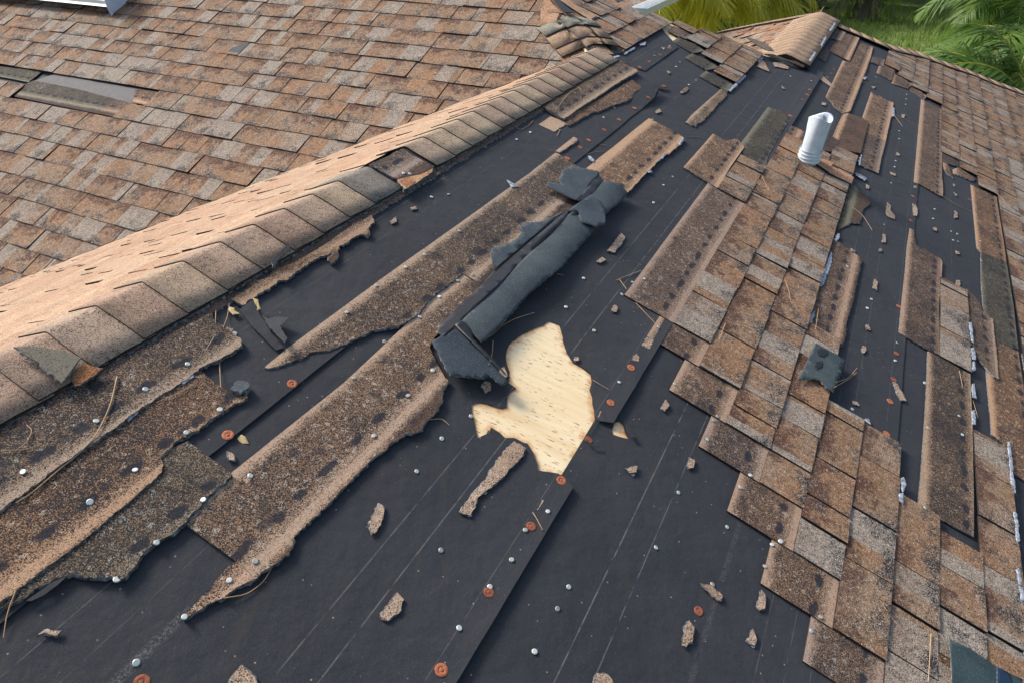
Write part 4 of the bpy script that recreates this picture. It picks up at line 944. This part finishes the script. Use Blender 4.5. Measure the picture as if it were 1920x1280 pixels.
flap('tar_strip', t2, [('c6', [(1090, 55), (1118, 98), (1012, 216), (970, 212)])], lambda s, t: .034, M_TAR)
t3 = flap_thing('dark blue-grey shingle scrap folded at a crease beside the upper left of the plywood hole', at=('l5', 350, 400))
flap('flap', t3, [('l5', [(135, 290, 1), (200, 250), (265, 215), (400, 335), (520, 470), (575, 515), (535, 540, 1), (500, 520, 1), (460, 480, 1), (430, 502, 1), (330, 492, 1), (240, 487, 1), (215, 450, 1), (180, 370, 1)])], lambda s, t: .034, M_BACK, (.8, .85, .92))
flap('tar_strip', t3, [('l5', [(262, 214), (292, 185, 1), (330, 210, 1), (355, 250, 1), (360, 285, 1), (575, 512, 1), (545, 492), (400, 350)])], lambda s, t: .046, M_TAR)
t4 = flap_thing('grey torn shingle square with two tar dots, back side up on the intact shingles', at=('p3', 1600, 1150))
flap('flap', t4, [('p3', [(1310, 1298, 1), (1470, 1293, 1), (1530, 1313, 1), (1580, 1383, 1), (1655, 1423, 1), (1720, 1263, 1), (1775, 1095), (1485, 935)])], lambda s, t: .030 + .008 * math.sin(s * 9 + t * 7), M_BACK, (1.0, 1.08, 1.02))
for q in ([(1500, 1035), (1530, 1000), (1590, 1000), (1600, 1035), (1560, 1080), (1510, 1070)], [(1480, 1130), (1540, 1120), (1535, 1180), (1490, 1205), (1470, 1165)]):
    sheet('tar_dot', t4, MP, MP.poly(('p3', [(x, y, 1) for x, y in q])), lambda s, t: .0325 + .008 * math.sin(s * 9 + t * 7), .001, [M_TAR], amp=.003)
t5 = flap_thing('dark slate shingle piece lying back side up in the lower right corner', at=('r5', 1300, 1250))
flap('flap', t5, [('r5', [(1060, 900), (1260, 990), (1520, 1170), (1780, 1300), (1780, 1420), (1085, 1420)])], lambda s, t: .040, M_BACK, (.75, .95, .92))
flap('tar_strip', t5, [('r5', [(1525, 1172), (1640, 1235), (1700, 1420), (1520, 1420)])], lambda s, t: .042, mat_plain('blue_tar', (.012, .03, .065), .4))

# ---- pine needles
def needle(label, v, pts, w_=.0012, twin=False):
    P = []
    for (x, y) in pts:
        p = cast(v, x, y)
        if p is None: return
        P.append(p + MP.N * .004)
    root = P[0].copy(); dense = []
    for i in range(len(P) - 1):
        for k in range(4): dense.append(P[i].lerp(P[i + 1], k / 4))
    dense.append(P[-1])
    for _ in range(2): dense = [dense[0]] + [(dense[i - 1] + dense[i] * 2 + dense[i + 1]) / 4 for i in range(1, len(dense) - 1)] + [dense[-1]]
    V, Fc = [], []
    for i, p in enumerate(dense):
        t = (dense[min(i + 1, len(dense) - 1)] - dense[max(i - 1, 0)]).normalized(); a = t.cross(MP.N).normalized(); b = a.cross(t)
        r = w_ * (1 - .45 * i / len(dense))
        for k in range(4): V.append(p - root + (a * math.cos(k * math.pi / 2) + b * math.sin(k * math.pi / 2)) * r)
        if i: Fc += [((i - 1) * 4 + k, (i - 1) * 4 + (k + 1) % 4, i * 4 + (k + 1) % 4, i * 4 + k) for k in range(4)]
    me = bpy.data.meshes.new('pine_needle'); me.from_pydata([tuple(v_) for v_ in V], [], Fc)
    o = link('pine_needle', me, None, [M_NEEDLE]); o.location = root
    o['label'] = label; o['category'] = 'pine needle'; o['group'] = 'dry pine needles lying on the roof'


bpy.context.view_layer.update(); deps = bpy.context.evaluated_depsgraph_get()
needle('longest pale needle, sweeping down the dark courses below the folded ridge cap', 'v21', [(655, 840), (620, 1000), (540, 1170), (430, 1280), (300, 1385), (180, 1490), (90, 1545)], .0017)
for lab, v, pts in (
    ('pale needle along the torn edge of the second course at lower left', 'v21', [(1080, 885), (980, 940), (870, 985)]),
    ('brown needle standing beside the yellow leaf at the ridge foot', 'v21', [(1280, 435), (1270, 510), (1245, 570)]),
    ('short needle left of the yellow leaf under the ridge caps', 'v21', [(1205, 475), (1202, 540)]),
    ('straight tan needle on black felt above the torn grey lump', 'v21', [(1225, 760), (1232, 900)]),
    ('straight pale needle entering from the left frame edge on the dark course', 'v21', [(5, 1255), (150, 1248), (235, 1215)]),
    ('hooked needle above the straight one at the left frame edge', 'v21', [(150, 1110), (185, 1140), (150, 1210), (90, 1250)]),
    ('short thick tan needle on the end of the top dark course', 'v21', [(1195, 620), (1150, 690)]),
    ('needle hanging down at the lower left corner of the torn courses', 'v31', [(90, 770), (40, 900), (22, 1030)]),
    ('curved needle under the torn tail of the big strip', 'v31', [(1250, 810), (1380, 790), (1470, 720), (1515, 645)]),
    ('curved needle sticking out from the long curled flap over the felt', 'v22', [(1075, 485), (960, 520), (890, 560), (840, 610)]),
    ('needle hanging from the foot of the long curled flap', 'v22', [(845, 640), (840, 720), (820, 775)]),
    ('small arched needle left of the plywood hole', 'v22', [(490, 1080), (560, 1073), (600, 1110)]),
    ('pale needle at the right rim of the plywood hole', 'v22', [(1400, 858), (1490, 912)]),
    ('needle curving from the left corner of the long intact strip', 'v22', [(1670, 250), (1600, 275), (1530, 305)]),
    ('short needle under the one at the corner of the intact strip', 'v22', [(1550, 300), (1590, 355)]),
    ('needle along the lower end of the intact strip', 'v22', [(1640, 430), (1750, 545)]),
    ('tiny needle just right of the long curled flap', 'v22', [(1200, 268), (1240, 278)]),
    ('needle next to a tan scrap and rusty disc near the felt lap', 'v32', [(1065, 330), (1090, 370), (1120, 428)]),
    ('broken needle on the dark strip beneath the far ridge caps', 'q1', [(660, 885), (560, 940), (455, 1085)]),
    ('short needle above the broken one beneath the far ridge caps', 'q1', [(665, 880), (695, 920)]),
    ('left needle of the little tuft on the pale tar line', 'q1', [(1110, 850), (1060, 920)]),
    ('middle needle of the little tuft on the pale tar line', 'q1', [(1110, 850), (1118, 930)]),
    ('right needle of the little tuft on the pale tar line', 'q1', [(1115, 845), (1160, 880)]),
    ('hook-shaped needle on bare felt below the ridge caps', 'q2', [(145, 30), (110, 70), (55, 95), (20, 70)]),
    ('needle under the small torn tan corner piece', 'q2', [(335, 90), (312, 140)]),
    ('curved needle left of the brown strip above the curled flap', 'q2', [(515, 268), (580, 245), (660, 243)]),
    ('straight needle above the curved one left of the brown strip', 'q2', [(610, 195), (700, 208)]),
    ('short needle at the rolled end of the speckled strip', 'q2', [(245, 238), (310, 233)]),
    ('pale needle crossing the felt left of the intact patch head', 'q2', [(1215, 140), (1300, 140), (1340, 155)]),
    ('orange needle on the shingles below the vent pipe', 'v13', [(440, 990), (470, 1050), (500, 1095)]),
    ('long needle from the green remnant across the felt', 'v13', [(940, 1160), (1000, 1200), (1055, 1290)]),
    ('thin pale needle spanning the felt between the right hand strips', 'v13', [(1445, 1095), (1530, 1150), (1610, 1185)]),
    ('orange needle on the far right shingles', 'v13', [(1740, 1075), (1790, 1120), (1825, 1165)]),
    ('left needle of the bunch on felt right of the vent pipe', 'v13', [(1170, 635), (1225, 710)]),
    ('right needle of the bunch on felt right of the vent pipe', 'v13', [(1180, 640), (1310, 705)]),
    ('pale needle in the upper felt bay above the bunch', 'v13', [(1000, 460), (1105, 465)]),
    ('upper of the two needles beside the flipped square', 'v23', [(850, 870), (920, 850), (970, 790)]),
    ('lower of the two needles beside the flipped square', 'v23', [(840, 900), (920, 855), (968, 815)]),
    ('curved pale needle on the intact shingles left of the flipped square', 'v23', [(340, 915), (420, 960), (475, 1025)]),
    ('short yellow needle on the shingle below the flipped square', 'v23', [(600, 950), (645, 975)]),
    ('needle on intact shingles near the torn right edge', 'v23', [(565, 300), (590, 360), (598, 415)]),
    ('needle on the dark nailing strip right of the intact patch', 'v23', [(755, 460), (738, 575)]),
    ('small pale needle in the middle of the intact patch', 'v23', [(235, 545), (200, 635)]),
    ('needle on the right hand strip below the overlapping shingles', 'v23', [(1540, 805), (1558, 895)]),
    ('needle in the narrow felt gap at far right', 'v23', [(1615, 970), (1645, 1070)]),
    ('orange needle on the lower right shingles, upper one', 'v33', [(1095, 820), (1170, 930), (1235, 1005)]),
    ('straight upright needle on the lower right shingles above the slate piece', 'v33', [(1380, 1005), (1365, 1270)])):
    needle(lab, v, pts)


def leaf(label, v, pts, z=.02):
    o = sheet('dry_leaf', None, MP, MP.poly((v, [(x, y, 0) for x, y in pts])), lambda s, t: z + .01 * math.sin(s * 60), .0008, [M_LEAFY], grid=.008)
    o['label'] = label; o['category'] = 'leaf'


leaf('small yellow leaf lying on felt at the foot of the ridge caps', 'l3', [(280, 312), (300, 316), (305, 338), (328, 345), (298, 352), (283, 335)])
leaf('small cream leaf under the felt lap beside a rusty disc', 'l4', [(326, 312), (345, 298), (365, 308), (378, 338), (355, 336)], .01)
leaf('tiny yellow leaf shred in the torn felt slit', 'l3', [(413, 288), (428, 296), (446, 335), (436, 340)], .024)

# ---- vent pipe
vp = MP.hit('p2', 1462, 232, .012)
vent = empty('vent_pipe', vp, 'white weathered plastic vent pipe standing out of the intact shingles', 'vent pipe')


def lathe(name, parent, prof, mat, seg=28, tilt=None, wob=0.):
    V, Fc = [], []
    for k, (r, z) in enumerate(prof):
        for i in range(seg):
            a = i * 2 * math.pi / seg; rr = r * (1 + wob * math.sin(3 * a + 1) * (z > .15)); V.append((rr * math.cos(a), rr * math.sin(a), z + (wob * .12 * math.sin(2 * a) if z > .2 else 0)))
        if k: Fc += [((k - 1) * seg + i, (k - 1) * seg + (i + 1) % seg, k * seg + (i + 1) % seg, k * seg + i) for i in range(seg)]
    me = bpy.data.meshes.new(name); me.from_pydata(V, [], Fc)
    for p in me.polygons: p.use_smooth = True
    o = link(name, me, parent, [mat]); return o


tl = Matrix.Rotation(R(4), 4, H1)
rp = .053
o = lathe('pipe', vent, [(rp, .02), (rp, .08), (rp * 1.02, .14), (rp * 1.05, .205), (rp * 1.10, .240), (rp * 1.12, .246), (rp * .98, .240), (rp * .86, .19), (rp * .84, .05)], M_PVC, wob=.13); o.matrix_basis = tl
o = lathe('bellows_collar', vent, [(rp * 1.02, -.05)] + [(rp * (1.16 if i % 3 == 1 else 1.02 if i % 3 == 0 else 1.13), .004 + i * .0062) for i in range(12)], M_PVC); o.matrix_basis = tl
o = lathe('inner_pipe', vent, [(rp * .5, .16), (rp * .55, .226), (rp * .35, .230), (rp * .3, .15)], mat_plain('grey_lead', (.30, .32, .34), .5), wob=.2); o.matrix_basis = tl
sheet('flashing', vent, MP, MP.poly(('p2', [(1412, 215), (1545, 245), (1690, 290), (1668, 320), (1640, 388), (1520, 310), (1405, 245)])), lambda s, t: .034, .004, [M_SCRAP, M_EDGE], tint=(1.5, 1.12, .9))
sheet('flashing', vent, MP, MP.poly(('p2', [(1668, 318), (1890, 432), (1868, 500), (1632, 385)])), lambda s, t: .030, .003, [M_SCRAP, M_EDGE], tint=(1.5, 1.12, .92))

# ---- eave end at the top left
tipL = LP.hit('v11', 625, 93, .012)
EP = Plane(tipL, H1, -ZZ, 1.); EP.N = H2
def eh(x, y):
    d = ray('v11', x, y); return EYE + d * ((tipL - EYE).dot(H2) / d.dot(H2))
eave = empty('eave_end', tipL, 'white metal eave end with pale end plate standing over the left slope', 'eave')
prof = [eh(578, -20), eh(597, 40), eh(625, 93), eh(640, 70), eh(722, 8), eh(724, -40)]
prof = [prof[0] + ZZ * .25] + prof + [prof[-1] + ZZ * .22]
n = len(prof); V = [p - tipL for p in prof] + [p - tipL - H2 * .006 for p in prof]
me = bpy.data.meshes.new('end_plate'); me.from_pydata([tuple(v) for v in V], [], [tuple(range(n)), tuple(range(2 * n - 1, n - 1, -1))] + [((i + 1) % n, i, n + i, n + (i + 1) % n) for i in range(n)])
link('end_plate', me, eave, [M_BLUEW])
f0 = eh(597, 40) - tipL; b0_ = eh(640, 70) - tipL
def beam(name, a0, a1, a2, a3, length, mat):
    V = [a0, a1, a2, a3]; V = V + [p - H2 * length for p in V]
    me = bpy.data.meshes.new(name); me.from_pydata([tuple(v) for v in V], [], [(0, 1, 2, 3), (7, 6, 5, 4), (1, 0, 4, 5), (2, 1, 5, 6), (3, 2, 6, 7), (0, 3, 7, 4)]); return link(name, me, eave, [mat])
g = -H2 * .008
beam('fascia', f0 + g, f0 + g + ZZ * .07 + H1 * .10, f0 + g + ZZ * .065 + H1 * .13, f0 + g + H1 * .02 + ZZ * .0, 3., M_WHITE)
beam('fascia_board', f0 + g + ZZ * .072 + H1 * .105, f0 + g + ZZ * .32 + H1 * .105, f0 + g + ZZ * .32 + H1 * .2, f0 + g + ZZ * .07 + H1 * .2, 3., M_WHITE)
beam('soffit', f0 + g + H1 * .021 + ZZ * .012, f0 + g + H1 * .021 + ZZ * .04, f0 + g + H1 * .30 + ZZ * .16, f0 + g + H1 * .30 + ZZ * .13, 3., M_WHITE)

# ---- gutter of the lower roof behind
def at_depth(v, x, y, dep): return EYE + ray(v, x, y) * dep
G0, G1 = at_depth('q1', 1255, 108, 6.2), at_depth('q1', 1640, -60, 7.6)
gut = empty('gutter', G0, 'white metal gutter of the lower roof behind the torn upper patch', 'gutter')
gd = (G1 - G0).normalized(); gs = gd.cross(ZZ).normalized()
V = []
pf = [(-.075, .02), (-.07, -.05), (.06, -.055), (.085, .02), (.078, .02), (.055, -.045), (-.062, -.042), (-.067, .02)]
for L in (0, 2.4):
    for a, z in pf: V.append(gd * L + gs * a + ZZ * z)
n = len(pf)
me = bpy.data.meshes.new('trough'); me.from_pydata([tuple(v) for v in V], [], [(i, (i + 1) % n, n + (i + 1) % n, n + i) for i in range(n)] + [tuple(range(n - 1, -1, -1)), tuple(range(n, 2 * n))])
link('trough', me, gut, [M_WHITE])
me = bpy.data.meshes.new('end_cap'); me.from_pydata([tuple(gs * a + ZZ * z - gd * .003) for a, z in pf[:4]] + [tuple(gs * a + ZZ * z - gd * .001) for a, z in pf[:4]], [], [(3, 2, 1, 0), (4, 5, 6, 7)] + [(i, (i + 1) % 4, 4 + (i + 1) % 4, 4 + i) for i in range(4)]); link('end_cap', me, gut, [M_WHITE])
# the piece of lower roof that carries it
class low: location = at_depth('q1', 1100, 20, 6.6)
LQ = [at_depth('q1', x, y, d) for x, y, d in ((820, -40, 7.0), (980, 20, 6.8), (1120, 92, 6.6), (1195, 95, 6.55), (1330, 45, 6.9), (1460, -20, 7.6))]
nrm = Vector((0, 0, 1))
V = [p - low.location for p in LQ]; V += [p - low.location - ZZ * .05 for p in LQ]; n = len(LQ)
me = bpy.data.meshes.new('slope'); me.from_pydata([tuple(v) for v in V], [], [tuple(range(n)), tuple(range(2 * n - 1, n - 1, -1))] + [((i + 1) % n, i, n + i, n + (i + 1) % n) for i in range(n)])
uv_ = me.uv_layers.new(name='UVMap')
for l in me.loops: uv_.data[l.index].uv = (V[l.vertex_index % n].x, V[l.vertex_index % n].y * 4 % 1)
lo_ = link('lower_slope', me, house, [M_TAB]); lo_.location = low.location - house.location
q_ = [at_depth('q1', x, y, d) - low.location + ZZ * .02 for x, y, d in ((1000, -10, 6.3), (1060, 45, 6.2), (1200, -20, 6.5), (1140, -60, 6.7))]
me = bpy.data.meshes.new('felt_sheet'); me.from_pydata([tuple(v) for v in q_] + [tuple(v - ZZ * .01) for v in q_], [], [(0, 1, 2, 3), (7, 6, 5, 4)] + [(i, 4 + i, 4 + (i + 1) % 4, (i + 1) % 4) for i in range(4)]); link('felt_sheet', me, lo_, [M_TAR])

# ================================================================== THE GARDEN
def mat_grass():
    N = NT('lawn'); c = N.mix(N.step(N.noise(.6, 5.), .35, .65), (.10, .165, .028), (.17, .23, .055)); c = N.mix(N.m_('MULTIPLY', N.step(N.noise(.22, 3.), .56, .66), .8), c, (.10, .075, .045))
    c = N.mix(N.step(N.noise(9., 4.), .4, .7), c, (.06, .10, .02)); N.col(c); N.bump(N.noise(14., 5.), .8, .05); return N.m


me = bpy.data.meshes.new('lawn'); n = 48; V = []; Fc = []
for i in range(n + 1):
    for j in range(n + 1):
        x, y = -150 + 300 * i / n, -100 + 320 * j / n; V.append((x, y, random.uniform(-.05, .05)))
for i in range(n):
    for j in range(n): a = i * (n + 1) + j; Fc.append((a, a + n + 1, a + n + 2, a + 1))
me.from_pydata(V, [], Fc); lawn = link('lawn', me, None, [mat_grass()]); lawn['kind'] = 'structure'; lawn['label'] = 'green lawn behind the house'

MG = [mat_leaf('palm_leaf', (.04, .10, .014), (.115, .19, .032)), mat_leaf('palm_leaf_yellow', (.19, .23, .025), (.42, .37, .035), .4), mat_leaf('bush_leaf', (.032, .055, .014), (.065, .085, .02)), mat_leaf('dry_frond', (.10, .085, .05), (.16, .14, .09), .1)]
M_RACH = mat_plain('frond_stem', (.30, .27, .05), .5, c2=(.42, .34, .05)); M_RACHY = mat_plain('yellow_stem', (.72, .55, .05), .5, c2=(.80, .62, .08)); M_TRUNK = mat_plain('palm_trunk', (.14, .115, .09), .9, c2=(.22, .19, .15), bump=.02)
M_GREYST = mat_plain('grey_frond_stem', (.26, .25, .23), .7, c2=(.34, .33, .30))


def frond_mesh(L, rise, droop, mats, nl=46, ll=.33, wd=.028, seed=0):
    rg = random.Random(seed); V, Fc, Mi = [], [], []
    P = lambda x: Vector((L * x * (1 - .12 * x), 0, L * (rise * x - droop * x * x)))
    ns = 12
    for i in range(ns + 1):
        x = i / ns; p = P(x); r = .022 * (1 - .85 * x) * L / 3
        for k in range(4): V.append(p + Vector((0, math.cos(k * 1.5708) * r, math.sin(k * 1.5708) * r)))
        if i:
            for k in range(4): Fc.append(((i - 1) * 4 + k, (i - 1) * 4 + (k + 1) % 4, i * 4 + (k + 1) % 4, i * 4 + k)); Mi.append(1)
    for i in range(nl):
        x = .12 + .88 * i / nl; p = P(x); tg = (P(min(1, x + .02)) - P(x - .02)).normalized()
        le = ll * L * (math.sin(math.pi * min(1, x * .9 + .12)) ** .7) * rg.uniform(.8, 1.1)
        for sd_ in (-1, 1):
            d = (tg * (.35 + .6 * x) + Vector((0, sd_, 0)) * (1 - .35 * x) + Vector((0, 0, rg.uniform(-.15, .35)))).normalized()
            wv = tg.cross(d).cross(d).normalized() * (wd * L / 3 * rg.uniform(.7, 1.2))
            b = len(V); dr = rg.uniform(.25, .6)
            for f, ww in ((0, .5), (.4, 1.), (.75, .8)):
                c = p + d * (le * f) - Vector((0, 0, dr * le * f * f)); V.append(c - wv * ww); V.append(c + wv * ww)
            V.append(p + d * le - Vector((0, 0, dr * le)))
            Fc += [(b, b + 1, b + 3, b + 2), (b + 2, b + 3, b + 5, b + 4), (b + 4, b + 5, b + 6)]; Mi += [0, 0, 0]
    me = bpy.data.meshes.new('frond'); me.from_pydata([tuple(v) for v in V], [], Fc)
    for m in mats: me.materials.append(m)
    for i, p in enumerate(me.polygons): p.material_index = Mi[i]
    return me


FR = {'g': [frond_mesh(3., .75, .95, [MG[0], M_RACH], seed=s) for s in (1, 2)] + [frond_mesh(2.8, .35, .9, [MG[0], M_RACH], seed=3), frond_mesh(2.6, 1.1, .8, [MG[0], M_RACH], seed=4)],
      'y': [frond_mesh(3., .55, .85, [MG[1], M_RACHY], 58, .30, .024, seed=s) for s in (5, 6)] + [frond_mesh(2.8, .3, .8, [MG[1], M_RACHY], 58, .30, .024, seed=7)],
      'd': [frond_mesh(2.6, -.1, .9, [MG[3], M_GREYST], 30, .22, .02, seed=8)]}


def palm(label, crown, kinds, n, scale=1., az0=0., seed=1, spread=(-.25, .5), only=None):
    rg = random.Random(seed); base = Vector((crown.x, crown.y, 0))
    root = empty('palm_tree', base, label, 'palm tree', 'palms behind the house')
    V, Fc = [], []; H = crown.z
    for i in range(9):
        f = i / 8; r = .17 * (1 - .35 * f) * (1.5 - .5 * min(1, f * 6)) + (.012 if i % 2 else 0)
        for k in range(10): V.append((r * math.cos(k * .62832) + .08 * math.sin(f * 3), r * math.sin(k * .62832), H * f))
        if i: Fc += [((i - 1) * 10 + k, (i - 1) * 10 + (k + 1) % 10, i * 10 + (k + 1) % 10, i * 10 + k) for k in range(10)]
    me = bpy.data.meshes.new('trunk'); me.from_pydata(V, [], Fc); link('trunk', me, root, [M_TRUNK])
    for i in range(n):
        kd = kinds[i % len(kinds)]; m = rg.choice(FR[kd]); o = link('frond', m, root)
        a = az0 + i * 2.39996 if only is None else only[i % len(only)] + rg.uniform(-.1, .1)
        o.location = (.0, 0, H - .02 * i); o.rotation_euler = (rg.uniform(-.25, .25), -rg.uniform(*spread), a); o.scale = (scale * rg.uniform(.85, 1.12),) * 3
        o.color = tuple([rg.uniform(.8, 1.2)] * 3) + (1,)
    return root


def crown_at(x, y, dep): return at_depth('z', x, y, dep)


palm('green palm at the right frame edge with one dry grey frond', crown_at(1945, 60, 12.5), ['g', 'g', 'g', 'd', 'g'], 24, .66, .4, 3)
palm('green palm crown right of the lawn, behind the one at the frame edge', crown_at(1900, -10, 17), ['g', 'g', 'g'], 24, .72, 1.1, 4)
palm('low bushy palm just beyond the roof hip at right', crown_at(1880, 165, 12.2), ['g', 'g'], 18, .5, 2.0, 5)
palm('low palm under the frond tips at far right', crown_at(1930, 190, 11.5), ['g'], 16, .8, .2, 6)
palm('leftmost of the yellow-green palms, behind the white gutter', crown_at(1225, -52, 9.5), ['y'], 12, .55, .9, 7, (-.2, .25), [-1.1, -.8, -.5, -.2, .3, .9, -1.5, 2.0])
palm('yellow-green palm with arching yellow stems above the second ridge', crown_at(1330, -60, 10.5), ['y'], 13, .62, .2, 8, (-.2, .25), [-1.0, -.7, -.4, -.1, .3, -1.4, .8, -1.9, 1.4])
palm('pale palm further back among the dark trees, left of the lawn', crown_at(1440, -75, 21), ['g', 'y'], 16, .8, .7, 9)
palm('palm with hanging fronds at the top above the lawn', crown_at(1650, -95, 24), ['d', 'g', 'd'], 16, .8, .7, 10, (-.9, -.2))
palm('palm with drooping skirt at the top left of the dark trees', crown_at(1520, -95, 23), ['d', 'g', 'd'], 16, .8, .1, 12, (-.9, -.2))


def bush_mesh(seed, n=2600, w=2.2, h=2.6):
    rg = random.Random(seed); V, Fc = [], []; cl = [(rg.uniform(-1, 1) * w * .75, rg.uniform(-1, 1) * w * .75, rg.uniform(.15, .9) * h, rg.uniform(.35, .8)) for _ in range(26)]
    for _ in range(n):
        c = rg.choice(cl); d = Vector((rg.gauss(0, 1), rg.gauss(0, 1), rg.gauss(0, .8))).normalized() * c[3] * rg.uniform(.55, 1.05)
        p = Vector(c[:3]) + d; a = Vector((rg.gauss(0, 1), rg.gauss(0, 1), rg.gauss(0, 1) - .5)).normalized(); b = a.orthogonal().normalized(); s = rg.uniform(.06, .15)
        k = len(V); V += [p, p + a * s + b * s * .38, p + a * s * 2.1, p + a * s - b * s * .38]; Fc.append((k, k + 1, k + 2, k + 3))
    me = bpy.data.meshes.new('crown'); me.from_pydata([tuple(v) for v in V], [], Fc); me.materials.append(MG[2]); return me


BM = [bush_mesh(s) for s in (1, 2, 3)]
tm = bpy.data.meshes.new('trunk'); V = []; Fc = []
for i in range(5):
    for k in range(7): V.append(((.12 - .018 * i) * math.cos(k * .8976) + .05 * math.sin(i), (.12 - .018 * i) * math.sin(k * .8976), i * .5))
    if i: Fc += [((i - 1) * 7 + k, (i - 1) * 7 + (k + 1) % 7, i * 7 + (k + 1) % 7, i * 7 + k) for k in range(7)]
tm.from_pydata(V, [], Fc); tm.materials.append(M_TRUNK)
BUSH = [((-1.5, 25), 1.0, 'dark bushy tree behind the white gutter, leftmost of the far row'), ((3.2, 27), 1.3, 'dark bushy tree behind the yellow-green palms'), ((7.2, 28.5), 1.4, 'broad dark tree above the peak of the second ridge'), ((11., 30), 1.35, 'dark bushy tree at the top just left of the lawn'), ((15., 31), 1.4, 'dark bushy tree at the top beyond the lawn'),
        ((19., 31.), 1.3, 'dark bushy tree beyond the lawn, beside the right palms'), ((22.5, 29.), 1.3, 'dark bushy tree behind the right palms'), ((6., 22), .6, 'low dark shrub at the left end of the lawn'), ((26., 26.), 1.4, 'rightmost dark bushy tree, behind the frame-edge palm'), ((13., 35), 1.9, 'tall dark tree in the second row above the lawn'), ((4., 35), 2., 'tall dark tree in the second row behind the palms'), ((22., 38), 2.1, 'tall dark tree in the second row at right')]
for i, ((x, y), sc_, lab) in enumerate(BUSH):
    r_ = empty('bushy_tree', (x, y, 0), lab, 'tree', 'dark trees beyond the lawn'); r_.rotation_euler = (0, 0, i * 1.3); r_.scale = (sc_ * 1.15, sc_ * 1.15, sc_)
    o = link('crown', BM[i % 3], r_); o.color = tuple([random.uniform(.75, 1.15)] * 3) + (1,); o2 = link('trunk', tm, r_)
# grass tufts where the lawn is in view
V, Fc = [], []
for _ in range(9000):
    x, y = random.uniform(5, 22), random.uniform(17, 29); p = Vector((x, y, -.03)); a = random.uniform(0, 6.28); h_ = random.uniform(.12, .38); d = Vector((math.cos(a), math.sin(a), 0))
    k = len(V); V += [p - d * .03, p + d * .03, p + Vector((random.uniform(-.15, .15), random.uniform(-.15, .15), h_))]; Fc.append((k, k + 1, k + 2))
me = bpy.data.meshes.new('long_grass'); me.from_pydata([tuple(v) for v in V], [], Fc); o = link('long_grass', me, None, [mat_leaf('grass_blade', (.12, .19, .035), (.21, .27, .06), .3)]); o['kind'] = 'stuff'; o['label'] = 'long grass on the lawn'; o['category'] = 'grass'
